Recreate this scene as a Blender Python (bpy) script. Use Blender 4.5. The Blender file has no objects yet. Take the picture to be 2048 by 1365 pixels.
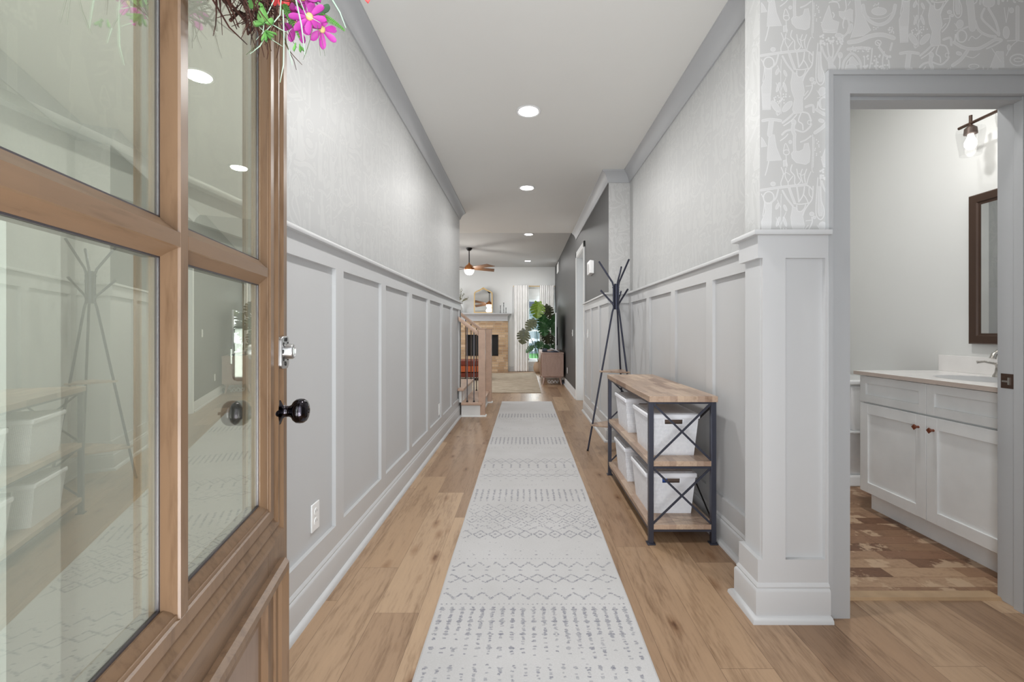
import bpy, math, random
from mathutils import Vector, Matrix
random.seed(7)
sc = bpy.context.scene
COL = sc.collection
PI = math.pi
def R(d): return math.radians(d)
def lin(c):
    c /= 255.0
    return c/12.92 if c <= 0.04045 else ((c+0.055)/1.055)**2.4
def rgb(r, g, b): return (lin(r), lin(g), lin(b), 1.0)

# ------------------------------------------------------------------ camera
cam = bpy.data.cameras.new('camera'); co = bpy.data.objects.new('camera', cam); COL.objects.link(co)
co.location = (0, 0, 1.12); co.rotation_euler = (R(90), 0, 0)
cam.sensor_width = 36; cam.lens = 36*910/2048.0
cam.shift_x = -25/2048.0; cam.shift_y = -19.5/2048.0
cam.clip_start = 0.02
sc.camera = co
sc.view_settings.view_transform = 'Standard'; sc.view_settings.look = 'None'
sc.view_settings.exposure = 0.16; sc.view_settings.gamma = 1.0
sc.view_settings.use_curve_mapping = False
sc.cycles.use_denoising = True
sc.cycles.max_bounces = 14; sc.cycles.diffuse_bounces = 6; sc.cycles.glossy_bounces = 6
sc.cycles.transparent_max_bounces = 16; sc.cycles.transmission_bounces = 10
sc.cycles.sample_clamp_indirect = 6; sc.cycles.caustics_reflective = False; sc.cycles.caustics_refractive = False
# ------------------------------------------------------------------ world, daylight and added fill lamps
w = bpy.data.worlds.new('world'); sc.world = w; w.use_nodes = True
wn = w.node_tree.nodes; wl = w.node_tree.links
bg = wn['Background']; bg.inputs[0].default_value = (0.86, 0.93, 1.0, 1); bg.inputs[1].default_value = 1.6
def area(name, loc, rot, sx, sy, power, color=(1, 1, 1), spread=180):
    l = bpy.data.lights.new(name, 'AREA'); l.shape = 'RECTANGLE'; l.size = sx; l.size_y = sy
    l.energy = power; l.color = color; l.spread = R(spread)
    o = bpy.data.objects.new(name, l); COL.objects.link(o); o.location = loc; o.rotation_euler = rot
    return o
area('daylight_front_door', (0.08, -0.6, 1.5), (R(90), 0, 0), 1.5, 2.0, 24, (0.97, 0.985, 1.0))
area('upward_bounce_fill', (0.08, -0.55, 0.25), (R(128), 0, 0), 1.4, 1.2, 52, (0.98, 0.985, 1.0))  # added upward lamp to brighten the ceiling, stands in for bounced daylight
area('added_sidelight_fill', (-0.64, -0.12, 1.35), (R(90), 0, 0), 0.30, 1.9, 7, (0.95, 0.98, 1.0))  # added lamp outside an invented opening, brightens the wall behind the door
area('daylight_patio_window', (0.4, 13.25, 1.25), (R(-90), 0, 0), 0.9, 1.8, 45, (0.93, 0.97, 1.0))
area('family_room_fill', (-4.15, 9.6, 1.6), (0, R(-90), 0), 1.9, 4.2, 90, (0.95, 0.98, 1.0))  # added fill for the family room; its left wall has no windows

# ------------------------------------------------------------------ node helpers
class NT:
    def __init__(s, name, rough=0.5, metal=0.0, spec=0.5):
        s.m = bpy.data.materials.new(name); s.m.use_nodes = True
        s.t = s.m.node_tree; s.b = s.t.nodes['Principled BSDF']
        s.b.inputs['Roughness'].default_value = rough; s.b.inputs['Metallic'].default_value = metal
        s.b.inputs['Specular IOR Level'].default_value = spec
    def n(s, ty, **kw):
        nd = s.t.nodes.new(ty)
        for k, v in kw.items(): setattr(nd, k, v)
        return nd
    def put(s, sock, v):
        if hasattr(v, 'is_linked') or isinstance(v, bpy.types.NodeSocket): s.t.links.new(v, sock)
        else: sock.default_value = v
    def math(s, op, a, b=0.0, c=None):
        nd = s.n('ShaderNodeMath', operation=op); s.put(nd.inputs[0], a); s.put(nd.inputs[1], b)
        if c is not None: s.put(nd.inputs[2], c)
        return nd.outputs[0]
    def pos(s):
        g = s.n('ShaderNodeTexCoord'); return g.outputs['Object']
    def sep(s, v):
        nd = s.n('ShaderNodeSeparateXYZ'); s.put(nd.inputs[0], v); return nd.outputs
    def comb(s, x, y, z):
        nd = s.n('ShaderNodeCombineXYZ')
        for i, v in enumerate((x, y, z)): s.put(nd.inputs[i], v)
        return nd.outputs[0]
    def noise(s, v, scale, detail=4, rough=0.5, dist=0.0):
        nd = s.n('ShaderNodeTexNoise'); s.put(nd.inputs['Vector'], v); nd.inputs['Scale'].default_value = scale
        nd.inputs['Detail'].default_value = detail; nd.inputs['Roughness'].default_value = rough
        nd.inputs['Distortion'].default_value = dist
        return nd.outputs['Fac']
    def white(s, v):
        nd = s.n('ShaderNodeTexWhiteNoise'); nd.noise_dimensions = '3D'; s.put(nd.inputs['Vector'], v); return nd.outputs['Value']
    def ramp(s, f, stops, interp='LINEAR'):
        nd = s.n('ShaderNodeValToRGB'); s.put(nd.inputs[0], f); cr = nd.color_ramp; cr.interpolation = interp
        while len(cr.elements) < len(stops): cr.elements.new(0.5)
        for e, (p, c) in zip(cr.elements, stops): e.position = p; e.color = c
        return nd.outputs[0]
    def mix(s, f, a, b, mode='MIX'):
        nd = s.n('ShaderNodeMix', data_type='RGBA', blend_type=mode); s.put(nd.inputs[0], f)
        s.put(nd.inputs[6], a); s.put(nd.inputs[7], b); return nd.outputs[2]
    def color(s, c): s.put(s.b.inputs['Base Color'], c); return s
    def bump(s, h, strength=0.2, dist=0.002):
        nd = s.n('ShaderNodeBump'); s.put(nd.inputs['Height'], h); nd.inputs['Strength'].default_value = strength
        nd.inputs['Distance'].default_value = dist; s.t.links.new(nd.outputs[0], s.b.inputs['Normal'])
M = {}
def plain(name, c, rough=0.5, metal=0.0, spec=0.5, var=0.03, vs=6.0, coat=0.0):
    t = NT(name, rough, metal, spec)
    f = t.noise(t.pos(), vs, 3)
    lo = tuple(max(0, x*(1-var*2)) for x in c[:3])+(1,); hi = tuple(min(1, x*(1+var)) for x in c[:3])+(1,)
    t.color(t.ramp(f, [(0.3, lo), (0.7, hi)]))
    if coat: t.b.inputs['Coat Weight'].default_value = coat
    M[name] = t.m; return t
def emit(name, c, s):
    t = NT(name); t.color(c); t.b.inputs['Emission Color'].default_value = c; t.b.inputs['Emission Strength'].default_value = s
    M[name] = t.m
plain('wall_paint', rgb(192, 193, 194), 0.5, var=0.004)
plain('crown_shade_paint', rgb(180, 182, 185), 0.4, var=0.003)  # trim paint again, darkened to carry the shade under the ceiling
plain('trim_paint', rgb(195, 196, 197), 0.38, var=0.003)
plain('casing_shade_paint', rgb(177, 179, 181), 0.4, var=0.003)  # trim paint again, darkened for the weaker light around the doorway
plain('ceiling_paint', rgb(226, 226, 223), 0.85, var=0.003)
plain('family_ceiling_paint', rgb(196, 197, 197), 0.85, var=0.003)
plain('bath_paint', rgb(222, 223, 221), 0.5, var=0.003)
plain('family_paint', rgb(228, 230, 230), 0.6, var=0.003)
plain('charcoal_paint', rgb(58, 58, 58), 0.5, var=0.01)
plain('paper_ground', rgb(194, 194, 192), 0.55)
plain('paper_figure', rgb(211, 211, 210), 0.4)
plain('paper_side_ground', rgb(200, 200, 197), 0.5)
plain('paper_side_figure', rgb(209, 209, 207), 0.45)
plain('white_plastic', rgb(235, 236, 236), 0.3)
plain('spacer_grey', rgb(128, 122, 120), 0.5)
plain('mantel_paint', rgb(192, 194, 198), 0.4)
plain('grey_slot', rgb(120, 120, 120), 0.5)
plain('white_gloss', rgb(232, 233, 234), 0.12)
plain('vanity_paint', rgb(234, 236, 236), 0.32)
plain('quartz', rgb(236, 234, 232), 0.18)
plain('quartz_edge', rgb(196, 182, 172), 0.3)
plain('iron', rgb(70, 72, 84), 0.35, 0.6)
plain('rack_iron', rgb(62, 64, 78), 0.28, 0.7)
plain('black_iron', rgb(28, 26, 26), 0.4, 0.5)
plain('brushed_iron', rgb(92, 88, 92), 0.35, 0.7)
plain('black_chrome', rgb(58, 55, 60), 0.07, 1.0)
plain('nickel', rgb(196, 192, 186), 0.18, 1.0)
plain('satin_silver', rgb(190, 190, 190), 0.32, 1.0)
plain('gold', rgb(214, 184, 132), 0.4, 0.4)
plain('copper', rgb(186, 118, 62), 0.3, 0.5)
plain('bronze', rgb(74, 56, 46), 0.4, 0.3)
plain('knob_wood', rgb(110, 52, 26), 0.35)
plain('black_glass', rgb(8, 8, 9), 0.04, 0.0, 0.8)
plain('black_soot', rgb(10, 10, 10), 0.6)
plain('mirror_glass', rgb(235, 238, 238), 0.01, 1.0)
plain('leather_orange', rgb(176, 84, 40), 0.4)
plain('leather_dark', rgb(110, 38, 18), 0.4)
plain('curtain_cloth', rgb(246, 246, 246), 0.8)
plain('slate_blue', rgb(58, 66, 84), 0.5)
plain('clay_pot', rgb(166, 140, 116), 0.6)
plain('soil', rgb(60, 45, 35), 0.9)
plain('stem_green', rgb(72, 96, 52), 0.5)
plain('twig', rgb(70, 36, 26), 0.8, var=0.3, vs=40)
plain('petal_pink', rgb(190, 62, 166), 0.5, var=0.12, vs=30)
plain('petal_coral', rgb(248, 92, 92), 0.5, var=0.1, vs=30)
plain('flower_eye', rgb(214, 196, 130), 0.7)
plain('leaf_bright', rgb(120, 176, 96), 0.45, var=0.15, vs=30)
plain('leaf_grey', rgb(86, 122, 90), 0.5, var=0.1, vs=30)
plain('grass_blade', rgb(176, 204, 180), 0.5)
plain('stair_oak', rgb(196, 166, 146), 0.4, var=0.05, vs=14)
plain('threshold_oak', rgb(186, 156, 122), 0.45, var=0.05, vs=14)
plain('stair_white', rgb(226, 228, 228), 0.4)
plain('lawn_green', rgb(120, 190, 110), 0.9, var=0.2, vs=3)
plain('porch_grey', rgb(150, 158, 176), 0.7)
plain('blue_tag', rgb(60, 96, 180), 0.5)
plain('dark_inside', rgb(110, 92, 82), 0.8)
plain('cloth_white', rgb(236, 238, 240), 0.9)
emit('lamp_lens', (1, 0.98, 0.95, 1), 14)
emit('fan_globe', (1, 0.97, 0.92, 1), 6)
emit('bulb_glow', (1, 0.97, 0.93, 1), 5)
emit('keyhole_glow', (0.7, 0.75, 0.72, 1), 0.2)  # keyhole disc glows faintly by emission

def leafmat(name, a, b):
    t = NT(name, 0.3); p = t.pos(); f = t.noise(p, 14, 4, 0.6)
    t.color(t.ramp(f, [(0.3, a), (0.7, b)])); t.b.inputs['Coat Weight'].default_value = 0.2; M[name] = t.m
leafmat('monstera_light', rgb(96, 132, 44), rgb(150, 180, 72))
leafmat('monstera_dark', rgb(22, 62, 34), rgb(62, 104, 58))
leafmat('monstera_olive', rgb(58, 66, 46), rgb(106, 108, 82))
leafmat('sprig_olive', rgb(70, 66, 30), rgb(120, 112, 60))

def boards(name, along, across, width, length, off, tones, rough=0.4, grain=0.35, seam=0.0016, seamc=0.45, knots=True, third='z', stretch=9.0, patch=None, endseam=None):
    """boards laid along one axis: per-board tone, long grain, knots and seams"""
    t = NT(name, rough); s = t.sep(t.pos()); ax = {'x': s[0], 'y': s[1], 'z': s[2]}
    A = ax[along]; B = t.math('SUBTRACT', ax[across], off)
    rowf = t.math('DIVIDE', B, width); row = t.math('FLOOR', rowf)
    ro = t.white(t.comb(row, 3.7, 1.1))
    al = t.math('ADD', t.math('DIVIDE', A, length), t.math('MULTIPLY', ro, 7.3)); idx = t.math('FLOOR', al)
    rid = t.white(t.comb(row, idx, 5.5))
    base = t.ramp(rid, tones)
    # grain
    gv = t.comb(t.math('ADD', t.math('DIVIDE', A, stretch), t.math('MULTIPLY', rid, 19.0)), t.math('ADD', ax[across], t.math('MULTIPLY', rid, 5.0)), ax[third])
    g1 = t.noise(gv, 26, 6, 0.62, 0.6); g2 = t.noise(gv, 110, 3, 0.6, 0.2); g3 = t.noise(gv, 7, 3, 0.55, 1.2)
    g = t.math('ADD', t.math('MULTIPLY', g1, 0.42), t.math('ADD', t.math('MULTIPLY', g2, 0.30), t.math('MULTIPLY', g3, 0.28)))
    shade = t.ramp(g, [(0.36, (1-grain, 1-grain*1.12, 1-grain*1.25, 1)), (0.5, (1, 1, 1, 1)), (0.66, (1+0.10, 1+0.10, 1+0.09, 1))])
    c = t.mix(1.0, base, shade, 'MULTIPLY')
    if knots:
        kv = t.comb(t.math('ADD', t.math('MULTIPLY', A, 1.1), t.math('MULTIPLY', rid, 31.0)), t.math('MULTIPLY', ax[across], 3.0), 0.0)
        v = t.n('ShaderNodeTexVoronoi'); t.put(v.inputs['Vector'], kv); v.inputs['Scale'].default_value = 2.7
        wob = t.noise(t.comb(A, ax[across], 0.0), 30, 3)
        d = t.math('ADD', v.outputs['Distance'], t.math('MULTIPLY', t.math('SUBTRACT', wob, 0.5), 0.11))
        k = t.ramp(d, [(0.035, (0.34, 0.23, 0.16, 1)), (0.09, (0.72, 0.64, 0.57, 1)), (0.24, (1, 1, 1, 1))])
        c = t.mix(1.0, c, k, 'MULTIPLY')
    if patch:
        pn = t.noise(t.comb(A, B, t.math('MULTIPLY', rid, 3.0)), patch[0], 6, 0.62)
        pf = t.ramp(pn, [(patch[1], (0, 0, 0, 1)), (patch[1]+0.035, (1, 1, 1, 1))])
        c = t.mix(t.math('MULTIPLY', pf, patch[3]), c, patch[2])
    fr = t.math('FRACT', rowf); e1 = t.math('MULTIPLY', t.math('MINIMUM', fr, t.math('SUBTRACT', 1.0, fr)), width)
    fa = t.math('FRACT', al); e2 = t.math('MULTIPLY', t.math('MINIMUM', fa, t.math('SUBTRACT', 1.0, fa)), length)
    e = t.math('MINIMUM', e1, e2); sm = t.math('LESS_THAN', e, seam*0.5)
    dk = t.mix(1.0, c, (seamc, seamc*0.92, seamc*0.85, 1), 'MULTIPLY') if not isinstance(seamc, tuple) else seamc
    c = t.mix(sm, c, dk)
    t.color(c); t.bump(g, 0.08, 0.001)
    M[name] = t.m; return t
boards('oak_floor', 'y', 'x', 0.178, 1.35, -0.419, [(0, rgb(138, 110, 86)), (0.35, rgb(172, 143, 114)), (0.7, rgb(153, 124, 98)), (1, rgb(184, 156, 127))], 0.36, 0.42)
boards('bath_tile', 'x', 'y', 0.082, 0.34, 0.02, [(0, rgb(118, 84, 62)), (0.3, rgb(160, 126, 98)), (0.6, rgb(140, 104, 80)), (1, rgb(184, 152, 122))], 0.5, 0.3, 0.004, 0.75, False, patch=(5.0, 0.56, rgb(206, 178, 148), 0.75), stretch=2.0)
boards('table_wood', 'y', 'x', 0.036, 0.30, 0.003, [(0, rgb(138, 112, 96)), (0.35, rgb(180, 156, 136)), (0.6, rgb(158, 135, 119)), (1, rgb(200, 177, 154))], 0.35, 0.28, 0.0008, 0.8, False, stretch=5.0)
boards('door_oak', 'z', 'y', 3.0, 9.0, 0.0, [(0, rgb(118, 93, 70)), (1, rgb(118, 93, 70))], 0.34, 0.45, 0.0, 1.0, False, third='x', stretch=8.0)
boards('door_oak_rail', 'y', 'z', 3.0, 9.0, 0.0, [(0, rgb(118, 93, 70)), (1, rgb(118, 93, 70))], 0.34, 0.45, 0.0, 1.0, False, third='x', stretch=8.0)
boards('door_panel_oak', 'z', 'y', 3.0, 9.0, 0.0, [(0, rgb(138, 118, 104)), (1, rgb(138, 118, 104))], 0.42, 0.10, 0.0, 1.0, False, third='x', stretch=8.0)
boards('walnut_blade', 'x', 'y', 3.0, 9.0, 0.0, [(0, rgb(112, 80, 56)), (1, rgb(112, 80, 56))], 0.4, 0.3, 0.0, 1.0, False, stretch=6)
boards('console_wood', 'z', 'x', 3.0, 9.0, 0.0, [(0, rgb(176, 148, 136)), (1, rgb(176, 148, 136))], 0.4, 0.16, 0.0, 1.0, False, third='y', stretch=5)
boards('fire_brick', 'x', 'z', 0.068, 0.21, 0.0, [(0, rgb(168, 138, 108)), (0.5, rgb(196, 166, 132)), (1, rgb(212, 186, 156))], 0.85, 0.18, 0.010, rgb(176, 160, 144), False, third='y', stretch=1.0)

def mk_glass(name, tint, refl, ior=0.7, tr=(1, 1, 1, 1), veil=0.0):
    m = bpy.data.materials.new(name); m.use_nodes = True; t = m.node_tree; t.nodes.clear()
    out = t.nodes.new('ShaderNodeOutputMaterial'); mx = t.nodes.new('ShaderNodeMixShader')
    tb = t.nodes.new('ShaderNodeBsdfTransparent'); tb.inputs[0].default_value = tr
    gl = t.nodes.new('ShaderNodeBsdfGlossy'); gl.inputs[0].default_value = tint; gl.inputs['Roughness'].default_value = 0.0
    lw = t.nodes.new('ShaderNodeLayerWeight'); lw.inputs[0].default_value = 0.5
    pw = t.nodes.new('ShaderNodeMath'); pw.operation = 'POWER'; pw.inputs[1].default_value = 4.0
    ad = t.nodes.new('ShaderNodeMath'); ad.operation = 'MULTIPLY_ADD'; ad.inputs[1].default_value = ior; ad.inputs[2].default_value = refl; ad.use_clamp = True
    t.links.new(lw.outputs['Facing'], pw.inputs[0]); t.links.new(pw.outputs[0], ad.inputs[0]); t.links.new(ad.outputs[0], mx.inputs[0])
    t.links.new(tb.outputs[0], mx.inputs[1]); t.links.new(gl.outputs[0], mx.inputs[2])
    if veil:
        df = t.nodes.new('ShaderNodeBsdfDiffuse'); df.inputs[0].default_value = (0.80, 0.82, 0.76, 1); m2 = t.nodes.new('ShaderNodeMixShader'); m2.inputs[0].default_value = veil  # pale diffuse veil mixed in as haze, lightens the panes
        t.links.new(mx.outputs[0], m2.inputs[1]); t.links.new(df.outputs[0], m2.inputs[2]); t.links.new(m2.outputs[0], out.inputs[0])
    else: t.links.new(mx.outputs[0], out.inputs[0])
    M[name] = m
mk_glass('door_glass', (0.97, 0.99, 0.92, 1), 0.17, 0.8, (0.93, 0.95, 0.88, 1), 0.03)
mk_glass('window_glass', (1, 1, 1, 1), 0.03, 0.7, (0.96, 0.98, 0.97, 1))
mk_glass('shade_glass', (1, 1, 1, 1), 0.02, 0.25, (0.96, 0.96, 0.96, 1))

def weave(name, top):
    t = NT(name, 0.45); s = t.sep(t.pos())
    if top: u, v = s[0], s[1]
    else: u, v = t.math('ADD', s[0], s[1]), s[2]
    def cell(a, w): 
        f = t.math('FRACT', t.math('DIVIDE', a, w)); return t.math('ABSOLUTE', t.math('SUBTRACT', f, 0.5))
    du, dv = cell(u, 0.0075), cell(v, 0.0075)
    d = t.math('MAXIMUM', du, dv)
    f = t.ramp(d, [(0.16, (0, 0, 0, 1)), (0.26, (1, 1, 1, 1))])
    n = t.noise(t.pos(), 60, 2)
    base = t.ramp(n, [(0.3, rgb(230, 232, 238)), (0.7, rgb(244, 246, 250))])
    t.color(t.mix(f, rgb(176, 176, 182), base)); t.bump(f, 0.5, 0.001); M[name] = t.m
weave('weave_side', False); weave('weave_top', True)
plain('basket_plastic', rgb(242, 244, 250), 0.4)
def rugmat(name, a, b, sc1, rough=0.95, bs=0.4):
    t = NT(name, rough, 0, 0.1); p = t.pos(); s = t.sep(p)
    f = t.noise(t.comb(t.math('MULTIPLY', s[0], 1.0), t.math('MULTIPLY', s[1], 3.0), s[2]), sc1, 6, 0.7)
    big = t.noise(p, 2.2, 2)
    c = t.ramp(f, [(0.3, a), (0.7, b)]); c2 = t.mix(t.math('MULTIPLY', big, 0.25), c, a)
    t.color(c2); t.bump(f, bs, 0.003); M[name] = t.m
rugmat('family_rug_pile', rgb(150, 136, 118), rgb(204, 192, 174), 4)

# ------------------------------------------------------------------ mesh builder
class MB:
    def __init__(s): s.v = []; s.f = []; s.m = []
    def add(s, vs, fs, m=0):
        b = len(s.v); s.v += [tuple(v) for v in vs]
        for f in fs: s.f.append(tuple(b+i for i in f)); s.m.append(m)
        return s
    def box(s, x0, y0, z0, x1, y1, z1, m=0):
        x0, x1 = sorted((x0, x1)); y0, y1 = sorted((y0, y1)); z0, z1 = sorted((z0, z1))
        vs = [(x0, y0, z0), (x1, y0, z0), (x1, y1, z0), (x0, y1, z0), (x0, y0, z1), (x1, y0, z1), (x1, y1, z1), (x0, y1, z1)]
        return s.add(vs, [(0, 3, 2, 1), (4, 5, 6, 7), (0, 1, 5, 4), (1, 2, 6, 5), (2, 3, 7, 6), (3, 0, 4, 7)], m)
    def frustum(s, a, b, m=0):  # a,b: (x0,y0,x1,y1,z)
        vs = []
        for (x0, y0, x1, y1, z) in (a, b): vs += [(x0, y0, z), (x1, y0, z), (x1, y1, z), (x0, y1, z)]
        return s.add(vs, [(0, 3, 2, 1), (4, 5, 6, 7), (0, 1, 5, 4), (1, 2, 6, 5), (2, 3, 7, 6), (3, 0, 4, 7)], m)
    def prism(s, pts, d, m=0):
        """pts: 3d polygon, d: extrusion vector"""
        n = len(pts); d = Vector(d); P = [Vector(p) for p in pts]
        vs = P+[p+d for p in P]
        fs = [tuple(range(n-1, -1, -1)), tuple(range(n, 2*n))]+[(i, (i+1) % n, n+(i+1) % n, n+i) for i in range(n)]
        nrm = Vector((0, 0, 0))
        for i in range(n): nrm += P[i].cross(P[(i+1) % n])
        if nrm.dot(d) < 0: fs = [tuple(reversed(f)) for f in fs]
        return s.add(vs, fs, m)
    def tube(s, pts, r, n=8, m=0, caps=True):
        P = [Vector(p) for p in pts]; rs = r if isinstance(r, (list, tuple)) else [r]*len(P)
        up = None; rings = []
        for i, p in enumerate(P):
            d = (P[min(i+1, len(P)-1)]-P[max(i-1, 0)]).normalized()
            if up is None:
                up = Vector((0, 0, 1)) if abs(d.z) < 0.9 else Vector((1, 0, 0))
            a = d.cross(up).normalized(); up2 = a.cross(d).normalized(); up = up2
            rings.append([p+(a*math.cos(2*PI*k/n)+up2*math.sin(2*PI*k/n))*rs[i] for k in range(n)])
        vs = [q for rg in rings for q in rg]; fs = []
        for i in range(len(P)-1):
            for k in range(n): fs.append((i*n+k, i*n+(k+1) % n, (i+1)*n+(k+1) % n, (i+1)*n+k))
        if caps: fs += [tuple(range(n-1, -1, -1)), tuple((len(P)-1)*n+k for k in range(n))]
        return s.add(vs, fs, m)
    def lathe(s, prof, c, ax=(0, 0, 1), n=24, m=0, sx=1.0, sy=1.0):
        """prof: (r, h) pairs along ax"""
        ax = Vector(ax).normalized(); c = Vector(c)
        u = Vector((1, 0, 0)) if abs(ax.x) < 0.9 else Vector((0, 1, 0))
        a = (u-ax*u.dot(ax)).normalized(); b = ax.cross(a)
        vs = []; fs = []
        for (r, h) in prof:
            for k in range(n):
                t = 2*PI*k/n; vs.append(c+ax*h+a*(r*math.cos(t)*sx)+b*(r*math.sin(t)*sy))
        for i in range(len(prof)-1):
            for k in range(n): fs.append((i*n+k, i*n+(k+1) % n, (i+1)*n+(k+1) % n, (i+1)*n+k))
        fs += [tuple(range(n-1, -1, -1)), tuple((len(prof)-1)*n+k for k in range(n))]
        return s.add(vs, fs, m)
    def ball(s, c, rx, ry=None, rz=None, n=16, m=0, rot=None):
        ry = ry or rx; rz = rz or rx; k = max(6, n//2)
        vs = []; fs = []
        for i in range(1, k):
            th = PI*i/k
            for j in range(n):
                ph = 2*PI*j/n
                p = Vector((rx*math.sin(th)*math.cos(ph), ry*math.sin(th)*math.sin(ph), rz*math.cos(th)))
                if rot: p = rot @ p
                vs.append(Vector(c)+p)
        t0, t1 = Vector((0, 0, rz)), Vector((0, 0, -rz))
        if rot: t0, t1 = rot @ t0, rot @ t1
        vs += [Vector(c)+t0, Vector(c)+t1]; a = len(vs)-2
        for i in range(k-2):
            for j in range(n): fs.append((i*n+j, (i+1)*n+j, (i+1)*n+(j+1) % n, i*n+(j+1) % n))
        for j in range(n): fs += [(a, j, (j+1) % n), (a+1, (k-2)*n+(j+1) % n, (k-2)*n+j)]
        return s.add(vs, fs, m)
    def bar(s, p, q, w, t, nrm, m=0):
        """flat bar from p to q, width w, thickness t along nrm"""
        p, q, nrm = Vector(p), Vector(q), Vector(nrm).normalized(); d = (q-p).normalized(); a = d.cross(nrm).normalized()
        vs = [p+a*w/2-nrm*t/2, p-a*w/2-nrm*t/2, p-a*w/2+nrm*t/2, p+a*w/2+nrm*t/2]
        vs += [v+(q-p) for v in vs]
        return s.add(vs, [(0, 1, 2, 3), (7, 6, 5, 4), (0, 4, 5, 1), (1, 5, 6, 2), (2, 6, 7, 3), (3, 7, 4, 0)], m)
    def sweep(s, path, prof, m=0, closed=False):
        """moulding: path of (x,y); profile of (out, z); out is to the left of travel"""
        P = [Vector((p[0], p[1])) for p in path]; n = len(P); k = len(prof); offs = []
        for i in range(n):
            if i > 0 or closed: d0 = (P[i]-P[i-1]).normalized()
            else: d0 = (P[1]-P[0]).normalized()
            if i < n-1 or closed: d1 = (P[(i+1) % n]-P[i]).normalized()
            else: d1 = d0
            n0 = Vector((-d0.y, d0.x)); n1 = Vector((-d1.y, d1.x)); b = n0+n1
            offs.append(b/(1+n0.dot(n1)))
        vs = [(P[i].x+offs[i].x*o, P[i].y+offs[i].y*o, z) for i in range(n) for (o, z) in prof]; fs = []
        for i in range(n if closed else n-1):
            j = (i+1) % n
            for a in range(k):
                b = (a+1) % k; fs.append((i*k+a, j*k+a, j*k+b, i*k+b))
        if not closed: fs += [tuple(range(k)), tuple((n-1)*k+a for a in range(k-1, -1, -1))]
        return s.add(vs, fs, m)
    def build(s, name, mats, parent=None, local=False, bevel=0.0, smooth=True, angle=38, seg=2, fix=True):
        me = bpy.data.meshes.new(name)
        off = Vector((0, 0, 0))
        if parent is not None and not local:
            p = parent
            while p is not None: off += p.location; p = p.parent
        me.from_pydata([tuple(Vector(v)-off) for v in s.v], [], s.f)
        if isinstance(mats, str): mats = [mats]
        for mm in mats: me.materials.append(M[mm])
        if len(mats) > 1: me.polygons.foreach_set('material_index', s.m)
        me.update()
        if fix:
            import bmesh
            bm = bmesh.new(); bm.from_mesh(me); bmesh.ops.recalc_face_normals(bm, faces=bm.faces[:]); bm.to_mesh(me); bm.free()
        if smooth:
            me.polygons.foreach_set('use_smooth', [True]*len(me.polygons)); me.set_sharp_from_angle(angle=R(angle))
        o = bpy.data.objects.new(name, me); COL.objects.link(o)
        if parent is not None: o.parent = parent
        if bevel:
            md = o.modifiers.new('bevel', 'BEVEL'); md.width = bevel; md.segments = seg; md.limit_method = 'ANGLE'; md.angle_limit = R(40)
            md.harden_normals = False
        return o
def empty(name, loc, rz=0.0):
    o = bpy.data.objects.new(name, None); COL.objects.link(o); o.location = loc; o.rotation_euler = (0, 0, rz)
    o.empty_display_size = 0.05; return o
def tag(o, label, cat=None, group=None, kind=None):
    if label: o['label'] = label
    if cat: o['category'] = cat
    if group: o['group'] = group
    if kind: o['kind'] = kind
    return o
def thing(name, loc, label, cat, group=None, rz=0.0): return tag(empty(name, loc, rz), label, cat, group)
def struct(mb, name, mats, label=None, **kw):
    o = mb.build(name, mats, **kw); o['kind'] = 'structure'
    if label: o['label'] = label
    return o
def copy_tree(o, parent=None):
    c = o.copy(); COL.objects.link(c)
    if parent is not None: c.parent = parent
    for ch in [x for x in bpy.data.objects if x.parent == o]: copy_tree(ch, c)
    return c

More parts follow.
